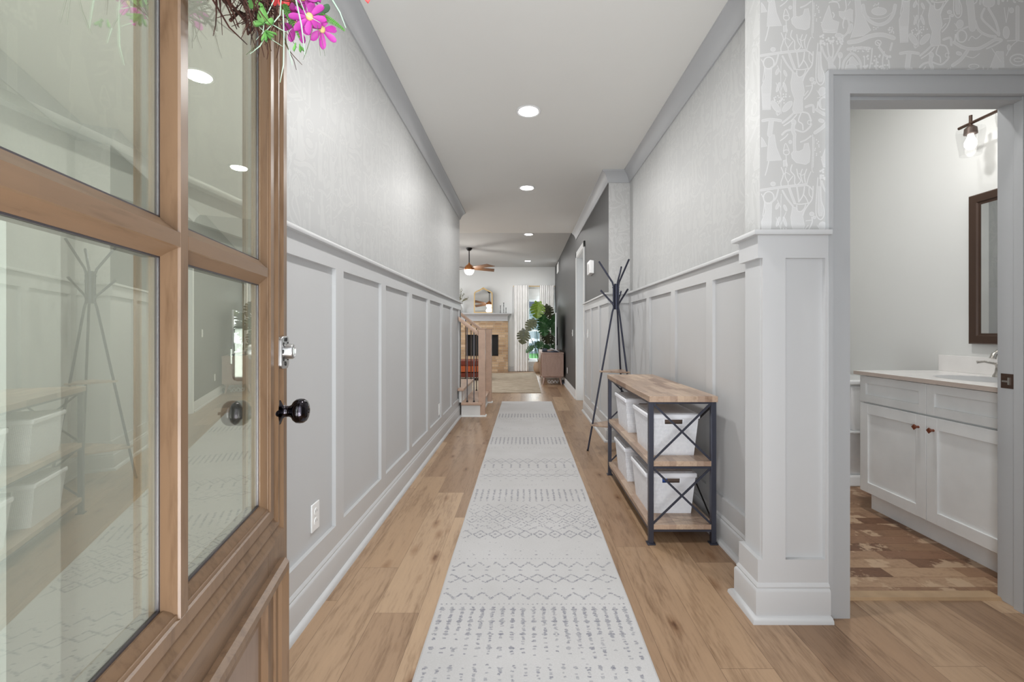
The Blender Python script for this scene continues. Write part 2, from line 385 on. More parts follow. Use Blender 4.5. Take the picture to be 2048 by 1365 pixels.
# ------------------------------------------------------------------ wallpaper figures (one repeat, half drop)
TW, TH = 1597.0, 1562.0
def ell(cx, cy, rx, ry, rot=0, n=14):
    c, s_ = math.cos(rot), math.sin(rot)
    return [(cx+rx*math.cos(2*PI*k/n)*c-ry*math.sin(2*PI*k/n)*s_, cy+rx*math.cos(2*PI*k/n)*s_+ry*math.sin(2*PI*k/n)*c) for k in range(n)]
STROKES = [ # (points, width)
 ([(40, 645), (200, 620), (360, 600), (520, 585), (565, 578)], 30), ([(560, 585), (605, 605), (640, 645)], 14),
 ([(430, 790), (395, 700), (365, 610)], 30), ([(480, 780), (470, 700), (455, 600)], 18), ([(480, 780), (530, 700), (545, 600)], 14),
 ([(530, 690), (565, 740), (592, 800)], 12), ([(600, 610), (600, 690), (635, 740)], 10), ([(410, 830), (340, 740), (290, 650)], 20),
 ([(420, 800), (500, 808), (590, 795)], 12), ([(645, 600), (635, 740), (590, 810), (545, 880), (525, 940)], 15), ([(455, 820), (462, 880), (500, 892), (540, 860), (560, 810)], 12),
 ([(430, 1300), (370, 1360), (290, 1425)], 22), ([(505, 1310), (475, 1400), (520, 1440), (527, 1505)], 13), ([(530, 1300), (590, 1320), (622, 1400)], 17), ([(455, 1330), (390, 1400), (300, 1460)], 13),
 ([(545, 1150), (600, 1090), (635, 1010), (630, 960)], 13), ([(540, 1110), (590, 1050)], 10), ([(560, 1000), (640, 990)], 8),
 (ell(130, 730, 62, 70), 14), ([(240, 640), (210, 740), (150, 790)], 18), ([(45, 690), (80, 780), (60, 950)], 10),
 ([(275, 690), (270, 900), (272, 1320)], 7), ([(230, 760), (270, 850)], 8), ([(330, 900), (270, 1050)], 7), ([(215, 960), (270, 1100)], 7),
 ([(700, 500), (685, 700), (678, 900), (700, 965), (735, 985), (768, 945), (770, 860), (742, 760), (736, 600), (730, 500)], 12),
 ([(855, 830), (850, 740), (840, 680)], 62), ([(830, 720), (770, 620), (745, 540)], 22), ([(845, 700), (820, 600), (810, 510)], 18), ([(860, 700), (880, 600), (870, 510)], 18), ([(870, 720), (920, 620), (965, 530)], 20),
 ([(895, 830), (945, 800), (955, 700), (950, 640)], 14),
 ([(985, 825), (1000, 720), (1050, 650), (1095, 618), (1150, 655), (1195, 730), (1200, 825)], 26), ([(1022, 820), (1035, 730), (1090, 660)], 12),
 ([(130, 310), (110, 400), (88, 475)], 13), ([(430, 0), (428, 100), (432, 190)], 36), ([(330, 230), (335, 300), (340, 380)], 10), (ell(335, 205, 34, 30), 10), ([(300, 190), (325, 100), (365, 180)], 10),
 ([(265, 70), (320, 30), (355, -10)], 12), ([(500, 85), (560, 60), (620, 15)], 16), ([(640, 0), (640, 200), (632, 400), (650, 440)], 7), ([(655, 30), (652, 200), (645, 380)], 7),
 ([(275, 380), (300, 460), (270, 560), (282, 610)], 11), ([(330, 390), (320, 480), (355, 560), (350, 600)], 10), ([(400, 350), (385, 420), (430, 480), (430, 560), (455, 590)], 12), ([(410, 480), (350, 560)], 10),
 ([(455, 400), (470, 480), (500, 540), (450, 590)], 11), ([(520, 400), (500, 470), (525, 560)], 11), ([(570, 400), (545, 480), (555, 560)], 11), ([(620, 430), (590, 500), (570, 580)], 10), ([(290, 480), (330, 440), (380, 470)], 8), ([(480, 450), (520, 470), (560, 440)], 8),
 ([(830, 30), (860, 20), (930, 30), (950, 90)], 12), ([(1020, 0), (1030, 90), (1010, 130)], 12), ([(1050, 60), (1080, 10)], 9), ([(1010, 200), (990, 280), (1000, 330)], 14), ([(1050, 220), (1065, 300), (1040, 380), (990, 430)], 22),
 ([(760, 340), (820, 350), (900, 345)], 9), ([(770, 365), (840, 375), (910, 370)], 9), ([(880, 200), (890, 170), (870, 140)], 14),
 ([(1225, 60), (1245, 160), (1300, 240), (1400, 285), (1500, 255), (1570, 170), (1597, 60)], 40), ([(1225, 130), (1300, 200), (1400, 215), (1500, 190), (1580, 120)], 6),
 ([(1060, 490), (1180, 470), (1300, 420), (1440, 400), (1580, 440)], 50), ([(1050, 570), (1180, 555), (1300, 560)], 34), ([(1390, 490), (1420, 520), (1400, 560)], 14), (ell(1400, 495, 34, 30), 12),
 ([(1330, 560), (1320, 680), (1300, 800)], 14), ([(1420, 560), (1480, 640), (1540, 660)], 26), ([(1470, 600), (1450, 700), (1460, 800)], 16), ([(1540, 580), (1560, 500)], 22), ([(1240, 660), (1240, 800)], 12), ([(1380, 680), (1375, 800)], 18), ([(1520, 700), (1530, 790)], 18),
 ([(871, 790), (880, 900), (888, 985), (896, 1108)], 84), ([(925, 1020), (970, 1130), (1070, 1190), (1165, 1205)], 30), ([(840, 1090), (733, 1148), (733, 1240)], 20),
 ([(1035, 880), (1002, 985), (1100, 1090), (1206, 1190)], 24), ([(1084, 880), (1165, 1026), (1206, 1173)], 28),
 ([(684, 1271), (806, 1336), (953, 1345), (1051, 1304), (1165, 1238), (1231, 1246)], 38), ([(839, 1369), (765, 1467), (667, 1540)], 40), ([(1060, 1345), (1140, 1310), (1230, 1260)], 16),
 ([(1288, 1042), (1265, 863)], 8), ([(1288, 1042), (1320, 863)], 8), ([(1419, 863), (1419, 1238)], 46), ([(1419, 1246), (1296, 1255)], 9), ([(1419, 1255), (1345, 1320), (1288, 1426)], 9), ([(1419, 1250), (1500, 1262)], 8),
 (ell(912, 1549, 60, 26), 9), (ell(1427, 1475, 95, 66), 16), (ell(1427, 1475, 50, 22), 10), ([(1230, 1500), (1120, 1340)], 9), ([(800, 1420), (900, 1450), (980, 1400)], 9), ([(1000, 1180), (940, 1230), (890, 1200), (850, 1250)], 9),
 ([(60, 1400), (160, 1385), (270, 1400)], 34), ([(160, 1400), (150, 1480), (140, 1562)], 60), ([(230, 1340), (235, 1300)], 8), (ell(237, 1310, 20, 24), 8),
 ([(400, 1500), (330, 1520), (285, 1562)], 22), ([(415, 1450), (410, 1510), (430, 1562)], 44), ([(430, 1500), (530, 1530), (600, 1480), (625, 1440)], 18), (ell(600, 1420, 20, 24), 8),
 ([(690, 1050), (730, 1120), (690, 1135)], 8), ([(560, 1240), (640, 1220), (650, 1300)], 26), (ell(770, 1200, 60, 70), 14), ([(700, 1180), (700, 1280), (770, 1340)], 14),
]
FILLS = [
 [(405, 835), (455, 850), (470, 890), (510, 895), (545, 870), (525, 950), (545, 1060), (520, 1150), (525, 1305), (420, 1320), (405, 1270), (430, 1150), (395, 1050), (385, 960), (398, 890)],
 [(85, 790), (165, 790), (158, 1010), (150, 1110), (150, 1270), (60, 1275), (45, 1010), (90, 900)],
 [(135, 0), (195, 0), (220, 150), (280, 295), (110, 305), (120, 150)],
 [(420, 185), (480, 195), (530, 170), (545, 105), (590, 95), (610, 200), (600, 320), (560, 345), (450, 325), (400, 270), (392, 220)],
 [(830, 60), (850, 150), (870, 230), (945, 255), (920, 380), (765, 375), (740, 290), (780, 180)],
 [(945, 130), (1010, 135), (1075, 100), (1105, 115), (1100, 190), (1105, 260), (1060, 225), (990, 220), (950, 180)],
 [(1130, 0), (1192, 0), (1212, 150), (1315, 350), (1230, 412), (1130, 425), (1080, 440), (1125, 300), (1140, 180)],
 [(1060, 790), (1072, 670), (1100, 650), (1180, 745)],
 [(705, 600), (725, 600), (735, 760), (755, 880), (750, 945), (715, 945), (700, 900), (700, 740)],
 [(1174, 1377), (1255, 1377), (1263, 1562), (1100, 1562)],
 [(45, 30), (70, 60), (110, 135), (45, 145)], [(300, 300), (330, 290), (350, 360), (300, 370)],
 ell(1410, 130, 88, 46), ell(180, 572, 28, 24), ell(1288, 1157, 37, 72), ell(1084, 805, 72, 60), ell(210, 1235, 34, 78, -0.6), ell(345, 1235, 34, 80, 0.75),
 ell(230, 830, 16, 40, 0.4), ell(322, 850, 14, 40, -0.4), ell(238, 1010, 14, 60, 0.3), ell(318, 1010, 14, 60, -0.3), ell(960, 640, 26, 34), ell(940, 410, 40, 26), ell(1075, 330, 26, 60, 0.3), ell(630, 920, 26, 22), ell(660, 960, 18, 16), ell(380, 85, 18, 20), ell(420, 1420, 26, 34),
 ell(750, 1060, 40, 50, 0.3), ell(740, 1400, 34, 20, 0.3), ell(1350, 900, 26, 30), ell(1320, 1330, 20, 34),
]
_r = random.Random(3)
DOTS = [(680+_r.uniform(-14, 60), 60+i*20, 8) for i in range(11)] + [(720+_r.uniform(0, 270), 400+_r.uniform(0, 120), 13) for _ in range(46)]
DOTS += [(60+16*(i % 6)+(8 if (i//6) % 2 else 0), 1090+16*(i//6), 6) for i in range(66)] + [(190+_r.uniform(0, 190), 1090+_r.uniform(0, 110), 9) for _ in range(26)]
DOTS += [(1070+_r.uniform(0, 230), 540+_r.uniform(0, 60), 8) for _ in range(34)] + [(1345+_r.uniform(0, 70), 30+_r.uniform(0, 60), 7) for _ in range(9)] + [(1345+_r.uniform(0, 60), 315+_r.uniform(0, 30), 7) for _ in range(6)]
DOTS += [(1500+_r.uniform(0, 90), 310+_r.uniform(0, 80), 7) for _ in range(22)] + [(1220+_r.uniform(0, 340), 640+_r.uniform(0, 170), 12) for _ in range(30)]
def smoothline(p, k=4):
    if len(p) < 3: return p
    out = []
    for i in range(len(p)-1):
        p0 = p[max(i-1, 0)]; p1 = p[i]; p2 = p[i+1]; p3 = p[min(i+2, len(p)-1)]
        for j in range(k):
            t = j/k
            out.append(tuple(0.5*((2*p1[a])+(-p0[a]+p2[a])*t+(2*p0[a]-5*p1[a]+4*p2[a]-p3[a])*t*t+(-p0[a]+3*p1[a]-3*p2[a]+p3[a])*t**3) for a in (0, 1)))
    out.append(p[-1]); return out
def ribbon(pts, w):
    """quads along a polyline, tapering a little at the ends"""
    n = len(pts); L = []; Rr = []
    for i, p in enumerate(pts):
        a = pts[max(i-1, 0)]; b = pts[min(i+1, n-1)]; dx, dy = b[0]-a[0], b[1]-a[1]; l = math.hypot(dx, dy) or 1
        h = w/2; L.append((p[0]-dy/l*h, p[1]+dx/l*h)); Rr.append((p[0]+dy/l*h, p[1]-dx/l*h))
    return [[L[i], L[i+1], Rr[i+1], Rr[i]] for i in range(n-1)]
import numpy as np
def raster(arr, poly, val, sx, sy):
    """fill a polygon (pixel units, y down) into arr; val is a number or f(xx,yy)"""
    H, W = arr.shape; P = np.array([(x*sx, y*sy) for x, y in poly])
    x0, y0 = np.floor(P.min(0)).astype(int); x1, y1 = np.ceil(P.max(0)).astype(int)
    x0, y0, x1, y1 = max(x0, 0), max(y0, 0), min(x1, W), min(y1, H)
    if x0 >= x1 or y0 >= y1: return
    yy, xx = np.mgrid[y0:y1, x0:x1]; xc, yc = xx+0.5, yy+0.5; ins = np.zeros(xx.shape, bool); n = len(P)
    for i in range(n):
        (ax, ay), (bx, by) = P[i], P[(i+1) % n]
        if ay == by: continue
        ins ^= ((ay > yc) != (by > yc)) & (xc < (bx-ax)*(yc-ay)/(by-ay)+ax)
    v = val(xx, yy) if callable(val) else val
    sub = arr[y0:y1, x0:x1]; sub[ins] = (v[ins] if callable(val) else v)
def image_from(name, arr):
    H, W = arr.shape; im = bpy.data.images.new(name, W, H, float_buffer=False, is_data=True)
    px = np.ones((H, W, 4), np.float32); px[..., :3] = np.clip(arr[::-1], 0, 1)[..., None]; im.pixels.foreach_set(px.ravel()); im.update(); im.pack(); return im
TS = 0.54/TW
NX, NY = 1024, 1002
art = np.zeros((NY, NX), np.float32)
KX, KY = NX/TW, NY/TH
def hat(a, b): return lambda xx, yy: 0.60+0.26*np.sin(xx*a+yy*b+0.6*np.sin(yy*0.11)+0.5*np.sin(xx*0.07))
def everywhere(fn):
    for i in (-1, 0, 1):
        for j in (-1, 0, 1, 2):
            fn(i*TW, -i*TH/2+(j-0.5*0)*TH-TH*(1 if i < 0 else 0))
def put(poly, val): everywhere(lambda dx, dy: raster(art, [(x+dx, y+dy) for x, y in poly], val, KX, KY))
def putline(p, w_, val):
    for q in ribbon(p, w_): put(q, val)
    for (x, y) in (p if w_ > 15 else p[::3]): put(ell(x, y, w_*0.49, w_*0.49, 0, 8), val)
for pts in FILLS:
    h = hat(1.3, 0.25) if len(pts) != 14 else hat(0.9, 0.9)
    put(pts, h); putline(pts+[pts[0]], 7, 0.95)
for pts, w_ in STROKES:
    p = smoothline(pts) if len(pts) != 14 else pts+[pts[0]]
    putline(p, w_, 0.95)
for pts, w_ in STROKES:
    if w_ > 15: putline(smoothline(pts) if len(pts) != 14 else pts+[pts[0]], w_-11, hat(1.1, 0.5))
for x, y, r in DOTS: put(ell(x, y, r, r, 0, 7), 1.0)
tile_img = image_from('woodland_figures', art)
def paper_mat(name, axis, sgn, u_off, v_off, ground, figure, strength=1.0):
    t = NT(name, 0.5); s_ = t.sep(t.pos()); u = t.math('MULTIPLY', s_[axis], sgn)
    U = t.math('DIVIDE', t.math('SUBTRACT', u, u_off), TW*TS); i = t.math('FLOOR', U)
    V = t.math('SUBTRACT', t.math('DIVIDE', t.math('SUBTRACT', s_[2], v_off), TH*TS), t.math('MULTIPLY', i, 0.5))
    im = t.n('ShaderNodeTexImage'); im.image = tile_img; im.extension = 'REPEAT'; t.put(im.inputs[0], t.comb(U, V, 0.0))
    n = t.noise(t.pos(), 9, 4); f = t.math('MULTIPLY', im.outputs[0], t.math('MULTIPLY', t.math('ADD', 0.65, t.math('MULTIPLY', n, 0.7)), strength))
    t.color(t.mix(f, ground, figure)); M[name] = t.m
G0, G1 = rgb(198, 198, 197), rgb(222, 222, 222)  # one wallpaper; how light falls on each wall is put into its greys
paper_mat('paper_left', 1, 1, 0.30, 2.46, rgb(186, 187, 187), rgb(195, 196, 195))
paper_mat('paper_right', 1, -1, 0.1, 2.42, rgb(186, 187, 187), rgb(195, 196, 195))
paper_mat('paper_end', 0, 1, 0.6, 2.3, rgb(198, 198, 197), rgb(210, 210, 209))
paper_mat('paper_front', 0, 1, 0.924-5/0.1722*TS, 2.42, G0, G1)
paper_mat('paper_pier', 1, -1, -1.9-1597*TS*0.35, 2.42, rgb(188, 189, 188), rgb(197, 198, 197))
# ------------------------------------------------------------------ room shell
CZ, FZ = 2.74, 2.92        # hall / family-room ceiling
struct(MB().box(-4.5, -0.12, -0.06, 1.2, 13.0, 0).box(1.2, -0.12, -0.06, 3.2, 1.90, 0), 'floor', 'oak_floor', 'light oak plank floor running down the hall')
struct(MB().box(1.2, 1.9, -0.06, 3.2, 4.1, 0.001), 'floor_bathroom', 'bath_tile', 'brown wood-look tile floor in the bathroom')
struct(MB().sweep([(1.985, 1.93), (1.263, 1.93)], [(-0.02, 0), (0.04, 0), (0.034, 0.011), (-0.014, 0.011)]), 'trim_threshold', 'threshold_oak', 'pale oak threshold strip in the bathroom doorway')
struct(MB().box(-4.5, 0, CZ, 1.19, 7.5, CZ+0.2).box(1.19, 0, CZ, 3.2, 1.905, CZ+0.2), 'ceiling', 'ceiling_paint', 'smooth white hall ceiling with recessed lights')
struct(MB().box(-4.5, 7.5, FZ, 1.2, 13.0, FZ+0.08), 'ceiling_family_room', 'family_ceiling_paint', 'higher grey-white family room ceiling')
struct(MB().box(1.19, 1.905, 2.93, 3.2, 4.2, 3.0), 'ceiling_bathroom', 'ceiling_paint', 'bathroom ceiling')
CR = 1.50  # paper starts above the chair rail
# left wall
struct(MB().box(-1.0, 0.12, 0, -0.878, 6.15, CR, 0).box(-1.0, 0.12, CR, -0.878, 6.15, CZ, 1), 'wall_left', ['wall_paint', 'paper_left'], 'left hall wall with pale figured wallpaper above panelling', smooth=False)
struct(MB().box(1.07, 1.905, 0, 1.19, 4.62, CR, 0).box(1.07, 1.905, CR, 1.19, 4.62, CZ, 1), 'wall_right', ['wall_paint', 'paper_right'], 'right hall wall with pale figured wallpaper above panelling', smooth=False)
# charcoal wall with its papered end
wc = MB().box(0.855, 4.621, 0, 0.98, 6.5, CR, 0).box(0.855, 4.621, CR, 0.98, 6.5, 2.31, 1).box(0.98, 4.621, 0, 1.19, 4.74, CR, 0).box(0.98, 4.621, CR, 1.19, 4.74, CZ, 0)
wc.box(0.855, 4.621, 2.31, 0.98, 12.75, FZ, 1).box(0.855, 7.38, 0, 0.98, 12.75, 2.31, 1)
wc.box(0.855, 4.62, CR, 1.07, 4.621, CZ, 2)
struct(wc, 'wall_right_charcoal', ['wall_paint', 'charcoal_paint', 'paper_end'], 'charcoal wall continuing into the family room', smooth=False)
# wall with the bathroom doorway, facing the camera
wb = MB()
for x0, x1, z0, z1 in ((0.924, 1.263, 0, CR), (2.0, 2.6, 0, CR)): wb.box(x0, 1.785, z0, x1, 1.905, z1, 0)
wb.box(0.924, 1.785, CR, 1.25, 1.905, CZ, 1).box(2.0, 1.785, CR, 2.6, 1.905, CZ, 1).box(1.25, 1.785, 2.07, 2.0, 1.905, CZ, 1)
wb.box(0.9235, 1.7855, CR, 0.924, 1.905, CZ, 2)
struct(wb, 'wall_bathroom_front', ['wall_paint', 'paper_front', 'paper_pier'], 'papered wall around the bathroom doorway', smooth=False)
struct(MB().box(2.4, 0.0, 0, 2.55, 1.785, CZ), 'wall_entry_right', 'wall_paint')
struct(MB().box(-1.0, 0, 0, -0.80, 0.12, CZ).box(-0.80, 0, 0, -0.48, 0.12, 0.35).box(-0.80, 0, 2.3, -0.48, 0.12, CZ).box(-0.48, 0, 0, -0.39, 0.12, CZ).box(0.56, 0, 0, 2.55, 0.12, CZ).box(-0.39, 0, 2.46, 0.56, 0.12, CZ), 'wall_front', 'wall_paint')
w2 = tag(empty('window_added', (-0.64, 0.06, 0.35)), 'added unseen sidelight opening beside the front door, for fill light', kind='structure')  # invented opening, out of view, lets light in behind the door leaf
MB().box(-0.80, 0.03, 0.35, -0.77, 0.09, 2.3).box(-0.51, 0.03, 0.35, -0.48, 0.09, 2.3).box(-0.77, 0.03, 0.35, -0.51, 0.09, 0.39).box(-0.77, 0.03, 2.26, -0.51, 0.09, 2.3).build('window_frame', 'trim_paint', w2)
MB().box(-0.77, 0.055, 0.39, -0.51, 0.06, 2.26).build('pane', 'window_glass', w2, smooth=False)
# bathroom inner skin
struct(MB().box(2.65, 1.905, 0, 2.8, 4.0, 2.93), 'wall_bathroom_right', 'bath_paint', 'pale grey bathroom wall behind the vanity')
struct(MB().box(1.19, 4.0, 0, 2.8, 4.12, 2.93), 'wall_bathroom_back', 'bath_paint')
# cased opening side room
struct(MB().box(1.6, 4.74, 0, 1.7, 9.0, FZ).box(0.98, 8.0, 0, 1.6, 8.1, FZ), 'wall_side_room', 'family_paint')
# family room
struct(MB().box(-4.5, 6.0, 0, -1.0, 6.15, FZ), 'wall_stair', 'family_paint')
struct(MB().box(-4.5, 6.15, 0, -4.35, 12.75, FZ), 'wall_family_left', 'family_paint')
WX0, WX1, WZ0, WZ1 = 0.06, 0.74, 0.28, 2.03
struct(MB().box(-4.5, 12.75, 0, WX0, 12.9, FZ).box(WX1, 12.75, 0, 1.0, 12.9, FZ).box(WX0, 12.75, 0, WX1, 12.9, WZ0).box(WX0, 12.75, WZ1, WX1, 12.9, FZ), 'wall_family_far', 'family_paint', 'white far wall of the family room')

# ------------------------------------------------------------------ panelling, mouldings
BASE = [(0, 0), (0.052, 0), (0.050, 0.012), (0.042, 0.020), (0.032, 0.023), (0.032, 0.112), (0.029, 0.120), (0.024, 0.124), (0.026, 0.130), (0.022, 0.138), (0.018, 0.143), (0, 0.143)]
LOWR = [(0, 0.02), (0.018, 0.02), (0.018, 0.232), (0, 0.232)]
TOPR = [(0, 1.405), (0.018, 1.405), (0.018, 1.494), (0, 1.494)]
CAP = [(0, 1.493), (0.040, 1.493), (0.041, 1.496), (0.041, 1.508), (0.039, 1.511), (0, 1.511)]
def crown(z): return [(0, z-0.112), (0.010, z-0.112), (0.012, z-0.100), (0.018, z-0.082), (0.030, z-0.056), (0.046, z-0.034), (0.064, z-0.018), (0.072, z-0.012), (0.074, z), (0, z)]
lp = [(-0.878, 6.15), (-0.878, 0.12)]
rp = [(1.181, 1.785), (0.924, 1.785), (0.924, 1.905), (1.07, 1.905), (1.07, 4.62), (0.855, 4.62), (0.855, 6.41)]
def trim(name, mb, label, mat='trim_paint'):
    return struct(mb, name, mat, label)
trim('baseboard_left', MB().sweep(lp, BASE), 'white baseboard along the left hall wall')
trim('baseboard_right', MB().sweep(rp, BASE), 'white baseboard along the right hall wall and pier')
wls = MB().sweep(lp, LOWR).sweep(lp, TOPR)
for k in range(-2, 7):
    y0 = 2.075+0.66*k
    if y0 > 0.2: wls.box(-0.8785, y0, 0.232, -0.860, y0+0.089, 1.405)
wls.box(-0.8785, 6.061, 0.232, -0.860, 6.15, 1.405)
trim('trim_1', wls, 'white board-and-batten panelling on the left hall wall')
wrs = MB().sweep(rp, LOWR).sweep(rp, TOPR)
for y0 in (2.548, 3.183, 3.84, 4.50):
    wrs.box(1.0705, y0, 0.232, 1.052, min(y0+0.089, 4.62), 1.405)
wrs.box(1.0705, 1.905, 0.232, 1.052, 1.93, 1.405)
for y0 in (5.10, 5.72, 6.321): wrs.box(0.8555, y0, 0.232, 0.837, y0+0.089, 1.405)
wrs.box(0.925, 1.7855, 0.232, 1.014, 1.767, 1.405).box(1.168, 1.7855, 0.232, 1.181, 1.767, 1.405)
trim('trim_2', wrs, 'white board-and-batten panelling on the right wall and pier')
trim('trim_3', MB().sweep([(-0.99, 6.15), (-0.878, 6.15), (-0.878, 0.12)], CAP), 'chair rail cap on the left hall wall')
trim('trim_4', MB().sweep(rp, CAP), 'chair rail cap on the right hall wall')
trim('trim_5', MB().sweep([(-1.4, 6.15), (-0.878, 6.15), (-0.878, 0.12)], crown(CZ)), 'crown moulding on the left side of the hall', 'crown_shade_paint')
trim('trim_6', MB().sweep([(2.4, 1.785), (0.924, 1.785), (0.924, 1.905), (1.07, 1.905), (1.07, 4.62), (0.855, 4.62), (0.855, 7.5)], crown(CZ)), 'crown moulding on the right side of the hall', 'crown_shade_paint')
BASE2 = [(0, 0), (0.03, 0), (0.028, 0.02), (0.016, 0.024), (0.016, 0.12), (0.008, 0.14), (0, 0.14)]
trim('baseboard_charcoal', MB().sweep([(0.855, 7.46), (0.855, 12.75), (WX0-0.3, 12.75), (-0.44, 12.75)], BASE2), 'white baseboard along the charcoal wall')
# bathroom casing and jamb -> door_2
d2 = tag(empty('door_2', (1.263, 1.785, 0)), 'grey-white cased doorway into the bathroom', kind='structure')
def casing(mb, pts, depth_dir):
    pass
cs = MB()
XA, XB, ZT = 1.268, 1.980, 2.047
for (a, b) in ((XA-0.070, XA), (XB, XB+0.070)):
    cs.box(a, 1.772, 0.0, b, 1.787, ZT+0.070)
cs.box(XA, 1.772, ZT, XB, 1.787, ZT+0.070)
cs.box(XA-0.088, 1.764, 0.0, XA-0.070, 1.787, ZT+0.070).box(XB+0.070, 1.764, 0, XB+0.088, 1.787, ZT+0.070).box(XA-0.088, 1.764, ZT+0.070, XB+0.088, 1.787, ZT+0.088)
cs.build('casing', 'casing_shade_paint', d2)
jb = MB().box(1.250, 1.780, 0, 1.263, 1.91, 2.06).box(1.985, 1.780, 0, 2.0, 1.91, 2.06).box(1.250, 1.780, 2.052, 2.0, 1.91, 2.07)
jb.build('jamb', 'casing_shade_paint', d2, bevel=0.001)
st = MB().box(1.263, 1.845, 0, 1.2645, 1.875, 2.052).box(1.972, 1.800, 0, 1.985, 1.835, 2.052).box(1.263, 1.805, 2.038, 1.985, 1.84, 2.052)
st.build('door_stop', 'casing_shade_paint', d2, bevel=0.001)
sp = MB().box(1.9835, 1.845, 0.885, 1.9865, 1.895, 0.945).build('strike_plate', 'bronze', d2); tag(sp, 'dark bronze strike plate')
MB().box(1.980, 1.858, 0.900, 1.9845, 1.866, 0.930).box(1.980, 1.866, 0.910, 1.9845, 1.888, 0.917).build('latch_lip', 'nickel', sp)
# cased opening in the charcoal wall -> door_3
d3 = tag(empty('door_3', (0.855, 6.94, 0)), 'tall white cased opening in the charcoal wall', kind='structure')
c3 = MB().box(0.838, 6.42, 0, 0.856, 6.505, 2.40).box(0.838, 7.375, 0, 0.856, 7.46, 2.40).box(0.838, 6.42, 2.315, 0.856, 7.46, 2.40)
c3.build('casing', 'family_paint', d3, bevel=0.002)
MB().box(0.85, 6.495, 0, 0.985, 6.508, 2.33).box(0.85, 7.372, 0, 0.985, 7.385, 2.33).box(0.85, 6.495, 2.305, 0.985, 7.385, 2.32).build('jamb', 'family_paint', d3)

# ------------------------------------------------------------------ front door (open, exterior face to the hall) door_1
TH_ = R(12.6)
HX, HY = -0.5335+0.914*math.sin(TH_), 1.022-0.914*math.cos(TH_)
door = tag(empty('door_1', (HX, HY, 0), TH_), 'open brown oak front door with glass panes', kind='structure')
DW, DH = 0.914, 2.40
FL, MO = 0.053, 0.141      # flat stile, moulding inner edge
def sy(s_): return DW-s_   # distance from the free edge
zG = [0.780, 1.2115, 1.2565, 2.1655]
sl = MB()   # stiles
sl.box(-0.045, 0, 0.012, 0, 0.139-0.012, DH).box(-0.045, sy(0.127), 0.012, 0, DW, DH)
sl.build('stile', 'door_oak', door, local=True, bevel=0.0015)
rl = MB()
rl.box(-0.045, 0.126, 2.178, 0, sy(0.126), DH).box(-0.045, 0.126, 0.620, 0, sy(0.126), 0.768).box(-0.045, 0.126, 0.012, 0, sy(0.126), 0.16)
rl.build('rail', 'door_oak_rail', door, local=True, bevel=0.0015)
def frame_mould(y0, y1, z0, z1, prof, name, mat, both=False):
    """mitred moulding inside rectangle; prof of (inset, x)"""
    mb = MB(); k = len(prof)
    for sgn in ((0,) if not both else (0, 1)):
        vs = []
        for (cy, cz, dy, dz) in ((y0, z0, 1, 1), (y1, z0, -1, 1), (y1, z1, -1, -1), (y0, z1, 1, -1)):
            for (o, x) in prof: vs.append(((x if not sgn else -0.045-x), cy+dy*o, cz+dz*o))
        fs = []
        for i in range(4):
            j = (i+1) % 4
            for a in range(k): fs.append((i*k+a, j*k+a, j*k+(a+1) % k, i*k+(a+1) % k))
        mb.add(vs, fs)
    return mb.build(name, mat, door, local=True, angle=25)
GP = [(0.0, -0.002), (0.0, 0.008), (0.004, 0.011), (0.012, 0.011), (0.018, 0.006), (0.024, 0.004), (0.028, 0.007), (0.034, 0.007), (0.040, 0.002), (0.046, 0.000), (0.050, 0.003), (0.068, 0.003), (0.070, 0.000), (0.080, -0.004), (0.088, -0.010), (0.088, -0.021), (0.06, -0.021)]
frame_mould(FL, sy(FL), zG[0]-0.088, zG[3]+0.088, GP, 'glazing_moulding', 'door_oak', True)
# muntins
def muntin(mb, vertical, c, a, b):
    pr = [(-0.0235, -0.020), (-0.0235, -0.012), (-0.017, -0.007), (-0.010, 0.000), (-0.009, 0.003), (0.009, 0.003), (0.010, 0.000), (0.017, -0.007), (0.0235, -0.012), (0.0235, -0.020)]
    for sg in (0, 1):
        vs = []
        for e in (a, b):
            for (o, x) in pr:
                xx = x if not sg else -0.045-x
                vs.append((xx, c+o, e) if vertical else (xx, e, c+o))
        k = len(pr); mb.add(vs, [(i, (i+1) % k, k+(i+1) % k, k+i) for i in range(k)]+[tuple(range(k)), tuple(range(2*k-1, k-1, -1))])
cy = sy(0.457)
mv = MB(); muntin(mv, True, cy, zG[0]-0.019, zG[3]+0.019); mv.build('muntin', 'door_oak', door, local=True, angle=25)
for zc in (1.234,):
    for (a, b) in ((MO-0.002, cy-0.010), (cy+0.010, sy(MO)+0.002)):
        mh = MB(); muntin(mh, False, zc, a, b); mh.build('muntin', 'door_oak_rail', door, local=True, angle=25)
# dark glazing seal and panes
gm = MB()
for r in range(2):
    for (a, b) in ((MO, cy-0.0235), (cy+0.0235, sy(MO))):
        z0, z1 = zG[2*r], zG[2*r+1]
        p = MB().box(-0.0155, a-0.004, z0-0.004, -0.0145, b+0.004, z1+0.004).build('glass_pane', 'door_glass', door, local=True, smooth=False)
        g2 = MB(); g3 = MB()
        for (u0, u1, w0, w1) in ((a-0.003, a+0.003, z0, z1), (b-0.003, b+0.003, z0, z1), (a, b, z0-0.003, z0+0.003), (a, b, z1-0.003, z1+0.003)):
            g2.box(-0.0145, u0, w0, -0.0125, u1, w1); g3.box(-0.030, u0, w0, -0.017, u1, w1)
        g2.build('glazing_seal', 'brushed_iron', door, local=True); g3.build('glass_spacer', 'spacer_grey', door, local=True)
